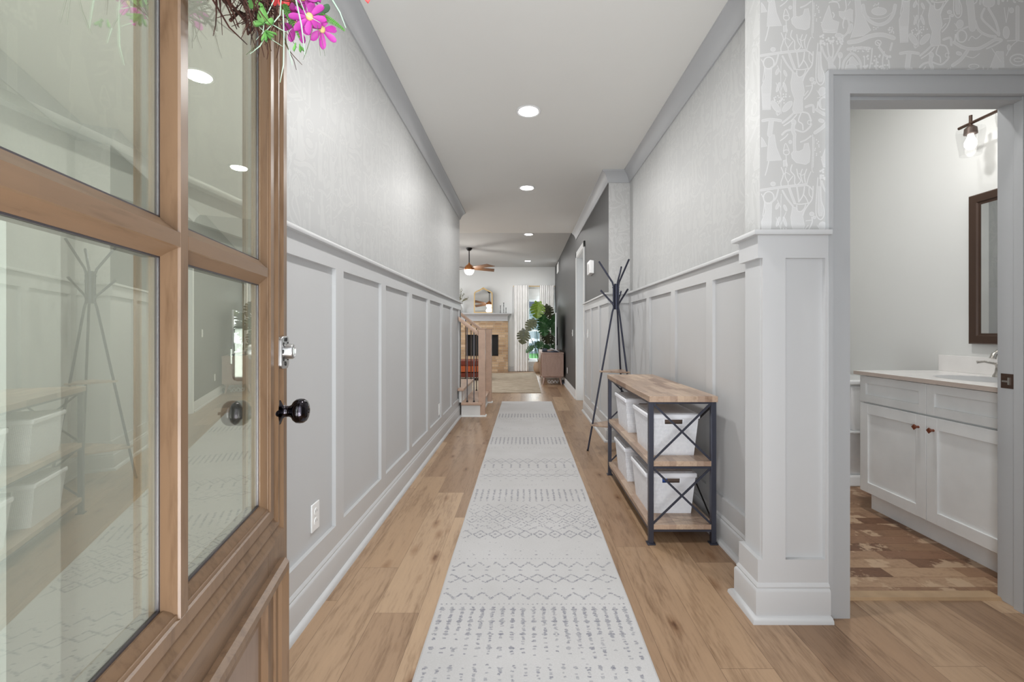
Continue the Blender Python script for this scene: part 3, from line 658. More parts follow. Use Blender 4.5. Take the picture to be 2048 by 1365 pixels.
# lower raised panel with bolection moulding
PP = [(-0.004, -0.002), (-0.004, 0.010), (0.002, 0.019), (0.012, 0.021), (0.020, 0.016), (0.028, 0.012), (0.032, 0.006), (0.040, 0.004), (0.044, -0.002), (0.054, -0.006), (0.062, -0.012), (0.085, -0.014), (0.085, -0.03), (0.0, -0.03)]
frame_mould(FL, sy(FL), 0.10, 0.631, PP, 'panel_moulding', 'door_oak', True)
pn = MB().box(-0.034, 0.13, 0.17, -0.014, sy(0.13), 0.56).build('panel', 'door_panel_oak', door, local=True, bevel=0.002)
MB().box(-0.04, 0.12, 0.004, -0.005, sy(0.02), 0.014).build('door_sweep', 'brushed_iron', door, local=True)
for hz in (0.25, 1.2, 2.2): MB().lathe([(0.007, -0.05), (0.007, 0.05)], (0.004, -0.006, hz), n=12).build('hinge', 'bronze', door, local=True)
# exterior knob (black chrome), interior knob seen through the glass
def knob(sgn, name, ball_rx):
    y, z = sy(0.062), 0.950; x0 = 0.0 if sgn > 0 else -0.045; ax = (sgn, 0, 0)
    kb = MB().lathe([(0.030, 0.0), (0.030, 0.003), (0.026, 0.007), (0.015, 0.010), (0.012, 0.013), (0.0115, 0.021), (0.0140, 0.026), (0.021, 0.030), (0.0255, 0.036), (0.0265, 0.043), (0.0255, 0.050), (0.021, 0.056), (0.014, 0.059), (0.004, 0.060)], (x0, y, z), ax, 32)
    if sgn > 0: kb.lathe([(0.005, 0.0595), (0.005, 0.061), (0.001, 0.0615)], (x0, y, z), ax, 16)
    else: kb.lathe([(0.003, 0.0595), (0.003, 0.068), (0.001, 0.069)], (x0, y, z), ax, 16)
    return tag(kb.build(name, 'black_chrome', door, local=True, angle=60), 'shiny black round knob')
knob(1, 'exterior_knob', 1); knob(-1, 'interior_knob', 1)
def rrect(cy_, cz_, hw, hh, r, n=6):
    out = []
    for (qx, qz, a0) in ((hw-r, hh-r, 0), (-hw+r, hh-r, 90), (-hw+r, -hh+r, 180), (hw-r, -hh+r, 270)):
        for k in range(n+1):
            a = R(a0+90*k/n); out.append((cy_+qx+r*math.cos(a), cz_+qz+r*math.sin(a)))
    return out
ly, lz = sy(0.054), 1.075
lk = MB().prism([(0.0, a, b) for a, b in rrect(ly, lz, 0.026, 0.0345, 0.012)], (0.012, 0, 0)).build('keypad_deadbolt', 'satin_silver', door, local=True, bevel=0.0015)
tag(lk, 'silver keypad deadbolt ringed with oval buttons')
MB().lathe([(0.0165, 0.0), (0.0165, 0.013), (0.0155, 0.0155), (0.012, 0.017), (0.0115, 0.015), (0.001, 0.0145)], (0.012, ly, lz+0.002), (1, 0, 0), 28).build('turn_cylinder', 'satin_silver', lk, local=True)
MB().lathe([(0.008, 0.0), (0.008, 0.001)], (0.0265, ly, lz+0.002), (1, 0, 0), 20).build('keyhole', 'keyhole_glow', lk, local=True)
for k in range(10):
    a = R(90+18+36*k) if k != 5 else R(270)
    by, bz = ly+0.0185*math.cos(a), lz+0.002+0.0265*math.sin(a)*(1.0 if abs(math.sin(a)) > 0.5 else 0.9)
    MB().lathe([(0.0033, 0.0), (0.0033, 0.0012), (0.002, 0.0016)], (0.0118, by, bz), (1, 0, 0), 14, sx=1.0, sy=1.35).build('keypad_button', 'black_iron', lk, local=True)
li = MB().prism([(-0.045, a, b) for a, b in rrect(ly, 1.075, 0.034, 0.058, 0.014)], (-0.030, 0, 0)).build('interior_lock_body', ['satin_silver'], door, local=True, bevel=0.002)
tag(li, 'silver and black inside lock body seen through the glass')
MB().prism([(-0.075, a, b) for a, b in rrect(ly, 1.075, 0.033, 0.056, 0.013)], (-0.004, 0, 0)).build('lock_cover', 'black_glass', li, local=True, bevel=0.0015)
MB().box(-0.079, ly-0.004, 1.05, -0.094, ly+0.004, 1.085).build('thumb_turn', 'satin_silver', li, local=True, bevel=0.002)

# ------------------------------------------------------------------ recessed lights
def downlight(x, y, z, label, power):
    t = thing('recessed_light', (x, y, z), label, 'ceiling light', 'recessed ceiling lights down the hall')
    MB().lathe([(0.092, -0.001), (0.092, -0.006), (0.086, -0.009), (0.074, -0.006), (0.074, -0.001)], (x, y, z), n=36).build('trim_ring', 'white_gloss', t)
    MB().lathe([(0.072, -0.004), (0.072, -0.0065), (0.001, -0.0068)], (x, y, z), n=36).build('lens', 'lamp_lens', t)
    l = bpy.data.lights.new('downlight_glow', 'AREA'); l.shape = 'DISK'; l.size = 0.13; l.energy = power; l.color = (1, 0.985, 0.965)
    o = bpy.data.objects.new('downlight_glow', l); COL.objects.link(o); o.location = (x, y, z-0.015)
    return t
downlight(0.03, 1.55, CZ, 'recessed ceiling light above the entry, nearest the front door', 15)
downlight(0.029, 3.343, CZ, 'largest glowing recessed light in the hall ceiling', 15)
downlight(0.028, 5.128, CZ, 'second glowing recessed light down the hall ceiling', 15)
downlight(0.077, 8.43, FZ, 'recessed light at the edge where the hall ceiling meets the family room', 10)
downlight(0.085, 11.62, FZ, 'farthest small recessed light near the curtained window', 10)
downlight(1.75, 2.45, 2.93, 'added unseen recessed light in the bathroom ceiling', 16)  # added out of view to brighten the bathroom wall and vanity
downlight(-2.6, 8.6, FZ, 'recessed light over the left part of the family room', 12)
downlight(-2.6, 11.4, FZ, 'recessed light over the left of the fireplace', 12)

# ------------------------------------------------------------------ outlets, switches, small wall fixtures
def wallplate(name, label, cat, side, at, z, group=None, toggle=False, w=0.070, h=0.115):
    """side +1: on a wall facing +x (left wall); -1: facing -x"""
    X, Y = at; t = thing(name, (X, Y, z), label, cat, group)
    MB().box(X, Y-w/2, z-h/2, X+side*0.007, Y+w/2, z+h/2).build('cover_plate', 'white_plastic', t, bevel=0.003)
    if toggle:
        MB().box(X+side*0.006, Y-0.006, z-0.012, X+side*0.016, Y+0.006, z+0.004).build('toggle', 'white_plastic', t, bevel=0.001)
    else:
        for dz in (-0.02, 0.02):
            s_ = MB().lathe([(0.016, 0.0), (0.016, 0.0022), (0.0155, 0.003)], (X+side*0.006, Y, z+dz), (side, 0, 0), 20).build('socket', 'white_plastic', t)
            g = MB()
            for dy in (-0.006, 0.006): g.box(X+side*0.0088, Y+dy-0.001, z+dz-0.001, X+side*0.0094, Y+dy+0.001, z+dz+0.008)
            g.build('slot', 'grey_slot', s_)
    return t
wallplate('wall_outlet', 'white outlet low on the left panelling, nearest the front door', 'outlet', 1, (-0.878, 1.90), 0.347)
wallplate('wall_outlet', 'white outlet low on the left panelling, near the staircase', 'outlet', 1, (-0.878, 4.67), 0.318)
wallplate('light_switch', 'white light switch on the charcoal wall beyond the cased opening', 'light switch', -1, (0.855, 8.06), 1.09, toggle=True)
wallplate('light_switch', 'white light switch on the white panelling before the cased opening', 'light switch', -1, (0.855, 6.12), 1.09, toggle=True)
wallplate('wall_outlet', 'white outlet on the charcoal wall beside the TV console', 'outlet', -1, (0.855, 9.05), 0.34)
t = thing('doorbell_chime', (0.855, 5.72, 1.92), 'white doorbell chime box high on the charcoal wall', 'doorbell')
MB().prism([(0.855, 5.58, 1.83), (0.855, 5.58, 1.99), (0.805, 5.60, 2.0), (0.805, 5.60, 1.84)], (0, 0.26, 0)).build('chime_cover', 'white_plastic', t, bevel=0.006)
MB().box(0.803, 5.64, 1.85, 0.806, 5.80, 1.985).build('front_grille', 'white_gloss', t)
t = thing('wall_vent', (0.855, 11.6, 2.70), 'small white vent high on the charcoal wall', 'vent')
MB().box(0.845, 11.35, 2.62, 0.856, 11.9, 2.86).build('vent_frame', 'white_plastic', t, bevel=0.003)
v = MB()
for k in range(8): v.box(0.841, 11.38, 2.64+k*0.026, 0.846, 11.87, 2.652+k*0.026)
v.build('louvre', 'white_gloss', t)

# ------------------------------------------------------------------ runner rug with its worn pattern
RX0, RX1, RY0, RY1, RZ = -0.357, 0.431, 0.95, 7.21, 0.009
rug = MB()
ny = 60
vs = []
for i in range(ny+1):
    y = RY0+(RY1-RY0)*i/ny; wv = 0.0008*math.sin(i*0.9)
    for (x, z) in ((RX0+wv, 0), (RX0+wv, RZ*0.7), (RX0+wv+0.006, RZ), (RX1+wv-0.006, RZ), (RX1+wv, RZ*0.7), (RX1+wv, 0)): vs.append((x, y, z))
fs = [(i*6+a, i*6+(a+1) % 6, (i+1)*6+(a+1) % 6, (i+1)*6+a) for i in range(ny) for a in range(6)]+[(0, 1, 2, 3, 4, 5), tuple(ny*6+a for a in range(5, -1, -1))]
rug.add(vs, fs, 0)
rr = random.Random(11)
RW, RL = 400, int(400*(RY1-RY0)/(RX1-RX0)); rart = np.zeros((RL, RW), np.float32); KR = RW/(RX1-RX0)
def rpoly(q, v): raster(rart, [((a-RX0), (RY1-b)) for a, b in q], v, KR, KR)
def dash(p, q, w, fade=1.0):
    """worn stroke: short irregular quads from p to q"""
    w *= 1.35 if p[1] < 2.3 else 1.5; fade += 0.0 if p[1] < 2.3 else 0.12
    L = math.hypot(q[0]-p[0], q[1]-p[1]); n = max(2, int(L/0.006)); dx, dy = (q[0]-p[0])/n, (q[1]-p[1])/n; l = L/n
    nx, ny_ = -dy/l, dx/l
    for i in range(n):
        if rr.random() > fade: continue
        w1, w2 = w*rr.uniform(0.5, 1.1)/2, w*rr.uniform(0.5, 1.1)/2; j = w*rr.uniform(-0.2, 0.2)
        x, y = p[0]+dx*i+nx*j, p[1]+dy*i+ny_*j; e = rr.uniform(0.9, 1.3)
        q4 = [(x+nx*w1, y+ny_*w1), (x-nx*w1, y-ny_*w1), (x+dx*e-nx*w2, y+dy*e-ny_*w2), (x+dx*e+nx*w2, y+dy*e+ny_*w2)]
        if min(a for a, _ in q4) < RX0+0.012 or max(a for a, _ in q4) > RX1-0.012: continue
        rpoly(q4, rr.uniform(0.45, 1.0))
def blob(x, y, r, fade=1.0):
    if rr.random() > fade or x < RX0+0.02 or x > RX1-0.02: return
    n = 7; pts = []
    for k in range(n):
        a = 2*PI*k/n; rad = r*rr.uniform(0.6, 1.15); pts.append((x+rad*math.cos(a), y+rad*math.sin(a)*0.85))
    rpoly(pts, rr.uniform(0.55, 1.0))
def wear(x, y): return 0.5+0.5*math.sin(x*9+y*3.1)*math.sin(y*2.3+x*4)
def dots(y, sp, r, f=0.85):
    x = RX0+0.02
    while x < RX1: blob(x, y+rr.uniform(-0.002, 0.002), r, f-0.25*wear(x, y)); x += sp
def zig(y0, y1, per, w, f=0.85, ph=0.0):
    x = RX0-per+ph*per
    while x < RX1+per:
        g = f-0.3*wear(x, y0); dash((x, y0), (x+per/2, y1), w, g); dash((x+per/2, y1), (x+per, y0), w, g); x += per
def diam(y, per, rx, ry, w, f=0.85, ph=0.0, core=False):
    x = RX0+ph*per
    while x < RX1+per:
        g = f-0.3*wear(x, y)
        for (a, b, c, d) in ((-rx, 0, 0, ry), (0, ry, rx, 0), (rx, 0, 0, -ry), (0, -ry, -rx, 0)): dash((x+a, y+b), (x+c, y+d), w, g)
        if core: blob(x, y, w*1.6, g)
        x += per
def small(y, per, r, f=0.85, ph=0.0):
    x = RX0+ph*per
    while x < RX1: 
        g = f-0.3*wear(x, y); blob(x, y, r, g); blob(x-r*0.9, y, r*0.6, g); blob(x+r*0.9, y, r*0.6, g); x += per
def cols(y0, y1, sp, f=0.9, fade=0.0, w=0.009):
    x = RX0+0.028
    while x < RX1-0.015:
        top = y1; bot = y0; n = int((y1-y0)/0.012)
        for i in range(n):
            y = y1-(i+0.5)*(y1-y0)/n; g = f*(1-fade*i/n)-0.25*wear(x, y)
            dash((x+rr.uniform(-.002, .002), y+0.006), (x+rr.uniform(-.002, .002), y-0.006), w, g)
            if i % 6 == 1: blob(x, y, w*1.05, g); blob(x-w*0.7, y, w*0.6, g); blob(x+w*0.7, y, w*0.6, g)
        x += sp
P0 = 0.0775
cols(1.05, 1.52, 0.0415, 0.55, 0.4); cols(1.54, 1.835, 0.0405, 1.1, 0.75, 0.0105)
dots(1.853, 0.0195, 0.0048, 1.15); zig(1.934, 1.895, P0, 0.0075, 0.95, 0.3); small(1.889, P0, 0.0065, 0.95, 0.80); small(1.963, P0, 0.0065, 0.85, 0.3)
diam(2.045, P0, P0/2, 0.034, 0.0075, 1.0, 0.35); small(2.116, P0, 0.0075, 1.1, 0.35); zig(2.14, 2.185, P0, 0.0075, 0.95, 0.35); small(2.188, P0, 0.0065, 0.85, 0.85)
dots(2.223, 0.0195, 0.0042, 1.0); small(2.262, P0, 0.006, 0.75, 0.35); small(2.30, P0, 0.0045, 0.6, 0.35); dots(2.275, P0, 0.004, 0.6)
diam(2.49, 0.082, 0.036, 0.046, 0.007, 1.05, 0.4, True); zig(2.53, 2.60, 0.164, 0.0055, 0.7, 0.2)
for (yy, ph, f) in ((2.61, 0.1, 0.5), (2.69, 0.6, 0.75), (2.77, 0.1, 0.7), (2.87, 0.5, 0.6)): diam(yy, 0.082, 0.038, 0.05, 0.006, f, ph, True)
for k in range(70): x = rr.uniform(RX0+.03, RX1-.03); y = rr.uniform(2.3, 2.62); dash((x, y), (x+rr.uniform(-.012, .012), y+rr.uniform(-.01, .01)), 0.003, 0.5)
cols(2.97, 3.20, 0.0405, 0.85, 0.2, 0.0085); dots(3.29, 0.03, 0.004, 0.75); small(3.38, P0, 0.007, 0.8, 0.3); small(3.43, P0, 0.008, 0.8, 0.8); diam(3.51, 0.073, 0.0365, 0.036, 0.006, 1.1, 0.3); small(3.585, 0.073, 0.006, 0.85, 0.3); zig(3.60, 3.66, 0.073, 0.005, 0.5, 0.3)
cols(3.70, 3.80, 0.073, 0.9, 0, 0.009); zig(3.82, 3.90, 0.075, 0.0055, 1.0, 0.1); zig(3.90, 3.97, 0.075, 0.005, 0.9, 0.6); diam(3.88, 0.075, 0.02, 0.02, 0.004, 0.8, 0.1)
dots(4.20, 0.05, 0.004, 0.5); dots(4.33, 0.028, 0.006, 1.0); small(4.36, 0.075, 0.007, 0.9); cols(4.47, 4.77, 0.0405, 1.0, 0.2, 0.009); dots(4.86, 0.03, 0.005, 0.9)
small(5.18, 0.10, 0.009, 0.95); small(5.26, 0.10, 0.007, 0.8, 0.5); small(5.06, 0.1, 0.006, 0.5, 0.3); dots(5.56, 0.03, 0.006, 0.8); dots(5.63, 0.025, 0.006, 0.9); zig(5.72, 5.80, 0.08, 0.006, 0.5); cols(5.86, 6.13, 0.0405, 1.05, 0.1, 0.0095); dots(6.2, 0.03, 0.005, 0.6)
rimg = image_from('runner_motifs', rart)
t = NT('runner_pile', 0.95, 0, 0.1); s_ = t.sep(t.pos())
im = t.n('ShaderNodeTexImage'); im.image = rimg; im.extension = 'CLIP'
t.put(im.inputs[0], t.comb(t.math('DIVIDE', t.math('SUBTRACT', s_[0], RX0), RX1-RX0), t.math('DIVIDE', t.math('SUBTRACT', s_[1], RY0), RY1-RY0), 0.0))
fz = t.noise(t.comb(s_[0], t.math('MULTIPLY', s_[1], 2.5), 0.0), 120, 4, 0.7); big = t.noise(t.pos(), 3.0, 3)
base = t.ramp(t.math('ADD', t.math('MULTIPLY', fz, 0.6), t.math('MULTIPLY', big, 0.4)), [(0.3, rgb(188, 187, 186)), (0.55, rgb(201, 200, 200)), (0.8, rgb(209, 209, 210))])
k_ = t.math('MULTIPLY', im.outputs[0], t.ramp(fz, [(0.34, (0.2, 0.2, 0.2, 1)), (0.55, (1, 1, 1, 1))]))
t.color(t.mix(k_, base, rgb(128, 129, 140))); t.bump(fz, 0.45, 0.003); M['runner_pile'] = t.m
tag(rug.build('runner_rug', 'runner_pile', smooth=False), 'long off-white runner rug with worn grey geometric pattern down the hall', 'rug')

# ------------------------------------------------------------------ console shelf unit
t = thing('console_shelf', (0.83, 2.96, 0), 'three-tier wood and dark metal console shelf holding four white baskets', 'shelf')
X0, X1, Y0, Y1 = 0.652, 1.006, 2.385, 3.565; P = 0.026
MB().box(X0-0.002, Y0-0.016, 0.750, X1+0.002, Y1+0.012, 0.781).build('tabletop', 'table_wood', t, bevel=0.002)
tops = [MB().box(X0+0.004, Y0+0.003, 0.410, X1-0.004, Y1-0.003, 0.437).build('shelf_board', 'table_wood', t, bevel=0.0015), MB().box(X0+0.004, Y0+0.003, 0.078, X1-0.004, Y1-0.003, 0.104).build('shelf_board', 'table_wood', t, bevel=0.0015)]
for (x, y) in ((X0, Y0), (X1-P, Y0), (X0, Y1-P), (X1-P, Y1-P)):
    lg = MB().box(x, y, 0.006, x+P, y+P, 0.749).build('leg', 'iron', t, bevel=0.0015)
    MB().box(x-0.008, y-0.008, 0, x+P+0.008, y+P+0.008, 0.007).build('foot_plate', 'iron', lg, bevel=0.001)
fr = MB()
for z in (0.738, 0.398, 0.066):
    for y in (Y0+0.004, Y1-0.016): fr.box(X0+P*0.8, y, z, X1-P*0.8, y+0.012, z+0.011)
    for x in (X0+0.004, X1-0.016): fr.box(x, Y0+P*0.8, z, x+0.012, Y1-P*0.8, z+0.011)
fr.build('rail', 'iron', t)
for (yb, nm) in ((Y0+0.008, 0), (Y1-0.008, 1)):
    for (za, zb) in ((0.442, 0.738), (0.108, 0.398)):
        b = MB().bar((X0+P, yb, zb), (X1-P, yb, za), 0.011, 0.004, (0, 1, 0)).bar((X0+P, yb+0.004, za), (X1-P, yb+0.004, zb), 0.011, 0.004, (0, 1, 0)).build('cross_brace', 'iron', t)
xb = X1-0.006
MB().bar((xb, Y0+P, 0.10), (xb, Y1-P, 0.735), 0.011, 0.004, (1, 0, 0)).bar((xb+0.004, Y0+P, 0.735), (xb+0.004, Y1-P, 0.10), 0.011, 0.004, (1, 0, 0)).build('cross_brace', 'black_iron', t)

# baskets
def basket(x, y, z, label, blue=False):
    """x,y = centre"""
    t = thing('storage_basket', (x, y, z), label, 'basket', 'white lidded baskets on the console shelf')
    H = 0.205; wb_, wt = 0.117, 0.136; lb, lt = 0.150, 0.168
    s = MB()
    # tapered body with hand hole in the near end
    o = [(x-wb_, y-lb, z), (x+wb_, y-lb, z), (x+wb_, y+lb, z), (x-wb_, y+lb, z)]
    def P(u, v, face):   # u in [-1,1], v in [0,1]
        a = wb_+(wt-wb_)*v; b = lb+(lt-lb)*v
        return {'n': (x+u*a, y-b, z+v*H), 'f': (x+u*a, y+b, z+v*H), 'l': (x-a, y+u*b, z+v*H), 'r': (x+a, y+u*b, z+v*H)}[face]
    for fc in 'flr': s.add([P(-1, 0, fc), P(1, 0, fc), P(1, 1, fc), P(-1, 1, fc)], [(0, 1, 2, 3)], 0)
    us = [-1, -0.36, 0.36, 1]; vs_ = [0, 0.855, 0.975, 1]
    for i in range(3):
        for j in range(3):
            if i == 1 and j == 1: continue
            s.add([P(us[i], vs_[j], 'n'), P(us[i+1], vs_[j], 'n'), P(us[i+1], vs_[j+1], 'n'), P(us[i], vs_[j+1], 'n')], [(0, 1, 2, 3)], 0 if j != 1 or i == 1 else 0)
    s.add(o, [(3, 2, 1, 0)], 1)
    b = s.build('basket_body', ['weave_side', 'basket_plastic'], t, fix=False, smooth=False)
    import bmesh
    bm = bmesh.new(); bm.from_mesh(b.data); bmesh.ops.remove_doubles(bm, verts=bm.verts[:], dist=1e-5); bm.to_mesh(b.data); bm.free()
    r_ = MB()
    for (u0, v0, u1, v1) in ((-0.41, 0.83, 0.41, 0.855), (-0.41, 0.975, 0.41, 0.995), (-0.41, 0.855, -0.36, 0.975), (0.36, 0.855, 0.41, 0.975)):
        a, b_, c, d = P(u0, v0, 'n'), P(u1, v0, 'n'), P(u1, v1, 'n'), P(u0, v1, 'n')
        r_.prism([Vector(q)+Vector((0, 0.001, 0)) for q in (a, b_, c, d)], (0, -0.003, 0))
    r_.build('handle_rim', 'basket_plastic', t)
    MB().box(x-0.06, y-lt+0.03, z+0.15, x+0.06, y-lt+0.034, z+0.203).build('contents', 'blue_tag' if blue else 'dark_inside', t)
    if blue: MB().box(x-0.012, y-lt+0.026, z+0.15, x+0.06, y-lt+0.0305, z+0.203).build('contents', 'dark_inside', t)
    l = MB().box(x-wt-0.008, y-lt-0.008, z+H-0.002, x+wt+0.008, y+lt+0.008, z+H+0.026, 0)
    lid = l.build('lid', ['basket_plastic'], t, bevel=0.008, seg=3)
    MB().box(x-wt+0.012, y-lt+0.012, z+H+0.0255, x+wt-0.012, y+lt-0.012, z+H+0.028).build('lid_weave', 'weave_top', lid, bevel=0.001)
    return t
basket(0.815, 2.655, 0.437, 'white basket on the middle shelf, nearest the camera, with an empty hand slot')
basket(0.815, 3.215, 0.437, 'white basket on the middle shelf, farther from the camera, partly hidden')
basket(0.812, 2.69, 0.104, 'white basket on the bottom shelf, nearest the camera, blue showing in its hand slot', True)
basket(0.812, 3.225, 0.104, 'white basket on the bottom shelf, farther from the camera, partly hidden')

# ------------------------------------------------------------------ coat rack
cx_, cy_ = 0.862, 4.27
t = thing('coat_rack', (cx_, cy_, 0), 'dark metal tripod coat rack with two triangular wood shelves by the papered pilaster', 'coat rack')
AZ = [182, 302, 62]
core = 0.026
pos = {}
for k, a in enumerate(AZ):
    ca, sa = math.cos(R(a)), math.sin(R(a))
    def at(r, z, ca=ca, sa=sa): return (cx_+ca*r, cy_+sa*r, z)
    pos[k] = at
    rf = 0.27
    MB().tube([at(rf, 0.0), at(core+0.012, 1.30), at(core, 1.34), at(core, 1.54), at(core+0.012, 1.58), at(0.165, 1.775-(0.03 if k == 2 else 0))], 0.0085, 10).build('leg', 'rack_iron', t)
    MB().tube([at(core, 1.35), at(core+0.004, 1.375), at(0.150, 1.505)], 0.0085, 10).build('hook', 'rack_iron', t)
    MB().lathe([(0.0095, 0), (0.0095, 0.012)], at(rf, 0), n=12).build('rubber_foot', 'black_iron', t)
MB().lathe([(0.021, 1.325), (0.021, 1.565)], (cx_, cy_, 0), n=20).build('core_tube', 'rack_iron', t)
for k in range(3):
    for z in (1.37, 1.53): MB().ball(pos[k](core+0.009, z), 0.005, n=8).build('bolt', 'rack_iron', t)
def rleg(z): return core+0.012+(0.27-core-0.012)*(1-z/1.30)
for z in (0.745, 0.245):
    r = rleg(z)+0.022; tri = []
    for k in range(3):
        a = R(AZ[k])
        for da in (-0.13, 0.13): tri.append((cx_+math.cos(a+da)*r, cy_+math.sin(a+da)*r, z-0.008))
    MB().prism(tri, (0, 0, 0.015)).build('shelf', 'table_wood', t, bevel=0.002)

# ------------------------------------------------------------------ staircase
t = thing('staircase', (-0.58, 6.5, 0), 'pale oak staircase with white risers and iron balusters rising to the left', 'staircase')
SY0, SY1 = 5.95, 7.13
rise, run = 0.186, 0.240
for k in range(7):
    xr = -0.58-run*k; z0 = rise*k; y0 = SY0 if k == 0 else 6.155
    MB().box(xr-0.018, y0, z0 if k else 0.0, xr, SY1, z0+rise-0.034).build('riser', 'stair_white', t)
    tr = MB().box(xr-run-0.01, y0-(0.02 if k == 0 else 0), z0+rise-0.034, xr+0.028, SY1+0.02, z0+rise)
    if k == 1: tr.box(-0.874+0.0, 5.93, z0+rise-0.034, xr+0.028, 6.16, z0+rise)
    tr.build('tread', 'stair_oak', t, bevel=0.008, seg=3)
# closed stringer faces
MB().box(-0.826, SY0, 0, -0.598, SY0+0.018, rise-0.034).box(-0.856, 5.965, rise, -0.826, 6.15, 2*rise-0.034).build('stringer', 'stair_white', t)
fs_ = MB()
for k in range(7): fs_.box(-0.598-run*k-run, SY1-0.018, 0, -0.598-run*k, SY1, rise*(k+1)-0.034)
fs_.build('stringer', 'stair_white', t)
MB().sweep([(-0.826, SY0), (-0.58, SY0), (-0.58, SY1)][::-1], [(0, 0), (0.014, 0), (0.012, 0.012), (0, 0.018)]).build('shoe_moulding', 'stair_white', t)
NX0, NX1 = -0.606, -0.516
for (ya, yb) in ((5.965, 6.055), (7.11, 7.20)):
    n_ = MB().box(NX0, ya, 0.0, NX1, yb, 1.150).build('newel_post', 'stair_oak', t, bevel=0.004)
    MB().box(NX0-0.006, ya-0.006, 1.149, NX1+0.006, yb+0.006, 1.160).build('newel_cap', 'stair_oak', n_, bevel=0.003)
    MB().sweep([(NX0, ya), (NX0, yb), (NX1, yb), (NX1, ya)], [(0, 0), (0.016, 0), (0.012, 0.014), (0, 0.02)], closed=True).build('shoe_moulding', 'stair_white', n_)
sl_ = rise/run
for (yc, x_end) in ((6.01, -0.868), (7.155, -2.1)):
    z1 = 1.085; dx = x_end-NX0; z2 = z1-dx*sl_
    hr = MB()
    prof = [(-0.03, -0.028), (0.03, -0.028), (0.034, 0.0), (0.026, 0.024), (0.0, 0.03), (-0.026, 0.024), (-0.034, 0.0)]
    hr.add([(NX0, yc+a, z1+b) for a, b in prof]+[(x_end, yc+a, z2+b) for a, b in prof], [(i, (i+1) % 7, 7+(i+1) % 7, 7+i) for i in range(7)]+[tuple(range(7)), tuple(range(13, 6, -1))])
    hr.build('handrail', 'stair_oak', t)
    xs = (-0.668, -0.757) if yc < 6.5 else (-0.665, -0.755, -0.84, -0.925, -1.02, -1.12, -1.22)
    for x in xs:
        k = int(math.floor((-0.552-x)/run)); zb = rise*(k+1); zt = z1+(NX0-x)*sl_-0.026
        b = MB().box(x-0.0065, yc-0.0065, zb, x+0.0065, yc+0.0065, zt).build('baluster', 'brushed_iron' if yc < 6.5 else 'bronze', t)
        MB().frustum((x-0.014, yc-0.014, x+0.014, yc+0.014, zb), (x-0.009, yc-0.009, x+0.009, yc+0.009, zb+0.018)).build('baluster_shoe', 'black_iron', b)

# ------------------------------------------------------------------ family room: fireplace
FX = -1.17; FYF = 12.60
t = thing('fireplace', (FX, 12.68, 0), 'tan brick fireplace with white mantel and black firebox', 'fireplace')
b = MB().box(FX-0.71, FYF, 0, FX-0.422, 12.75, 1.40).box(FX+0.422, FYF, 0, FX+0.71, 12.75, 1.40).box(FX-0.422, FYF, 0, FX+0.422, 12.75, 0.455).box(FX-0.422, FYF, 1.01, FX+0.422, 12.75, 1.40)
b.build('brick_surround', 'fire_brick', t)
fb = MB().box(FX-0.424, FYF+0.07, 0.453, FX+0.424, FYF+0.08, 1.012).build('firebox', 'black_soot', t)
MB().box(FX-0.44, FYF-0.012, 0.440, FX+0.44, FYF+0.005, 0.465).box(FX-0.44, FYF-0.012, 1.0, FX+0.44, FYF+0.005, 1.025).box(FX-0.44, FYF-0.012, 0.440, FX-0.415, FYF+0.005, 1.025).box(FX+0.415, FYF-0.012, 0.44, FX+0.44, FYF+0.005, 1.025).build('firebox_frame', 'black_iron', fb)
MB().box(FX-0.71, FYF-0.02, 1.40, FX+0.71, 12.75, 1.585).build('mantel_frieze', 'mantel_paint', t, bevel=0.004)
mp = [(FX-0.71, 12.75), (FX-0.71, FYF-0.02), (FX+0.71, FYF-0.02), (FX+0.71, 12.75)]
MB().sweep(mp[::-1], [(0, 1.53), (0.01, 1.53), (0.02, 1.55), (0.05, 1.575), (0.06, 1.59), (0, 1.59)]).build('mantel_moulding', 'mantel_paint', t)
MB().box(FX-0.80, FYF-0.12, 1.588, FX+0.80, 12.75, 1.622).build('mantel_shelf', 'mantel_paint', t, bevel=0.005)
# leaning mirror
mx0, mx1, mz0 = -1.40, -0.885, 1.622
t = thing('arched_mirror', ((mx0+mx1)/2, 12.60, 1.623), 'arched gold-framed mirror leaning on the mantel, fan reflected in it', 'mirror')
tilt = 0.078
def mpt(u, v, d): # u across, v up, d towards room
    c, s_ = math.cos(tilt), math.sin(tilt); return (mx0+u, 12.585+v*s_-d*c, 1.623+v*c+d*s_)
W = mx1-mx0; H1, H2 = 0.56, 0.72
out = [(0, 0), (W, 0), (W, H1-0.02), (W-0.02, H1+0.03), (W*0.72, H1+0.09), (W/2, H2), (W*0.28, H1+0.09), (0.02, H1+0.03), (0, H1-0.02)]
inn = [(0.028, 0.028), (W-0.028, 0.028), (W-0.028, H1-0.03), (W-0.045, H1+0.01), (W*0.70, H1+0.06), (W/2, H2-0.05), (W*0.30, H1+0.06), (0.045, H1+0.01), (0.028, H1-0.03)]
fm = MB(); n = len(out)
vs = [mpt(a, b, 0) for a, b in out]+[mpt(a, b, 0.02) for a, b in out]+[mpt(a, b, 0.02) for a, b in inn]+[mpt(a, b, 0.008) for a, b in inn]
fs = []
for i in range(n):
    j = (i+1) % n; fs += [(i, j, n+j, n+i), (n+i, n+j, 2*n+j, 2*n+i), (2*n+i, 2*n+j, 3*n+j, 3*n+i), (3*n+i, 3*n+j, j, i)]
fm.add(vs, fs).build('mirror_frame', 'gold', t)
MB().prism([mpt(a, b, 0.004) for a, b in inn], Vector(mpt(0, 0, 0.007))-Vector(mpt(0, 0, 0.004))).build('mirror_glass', 'mirror_glass', t, smooth=False)
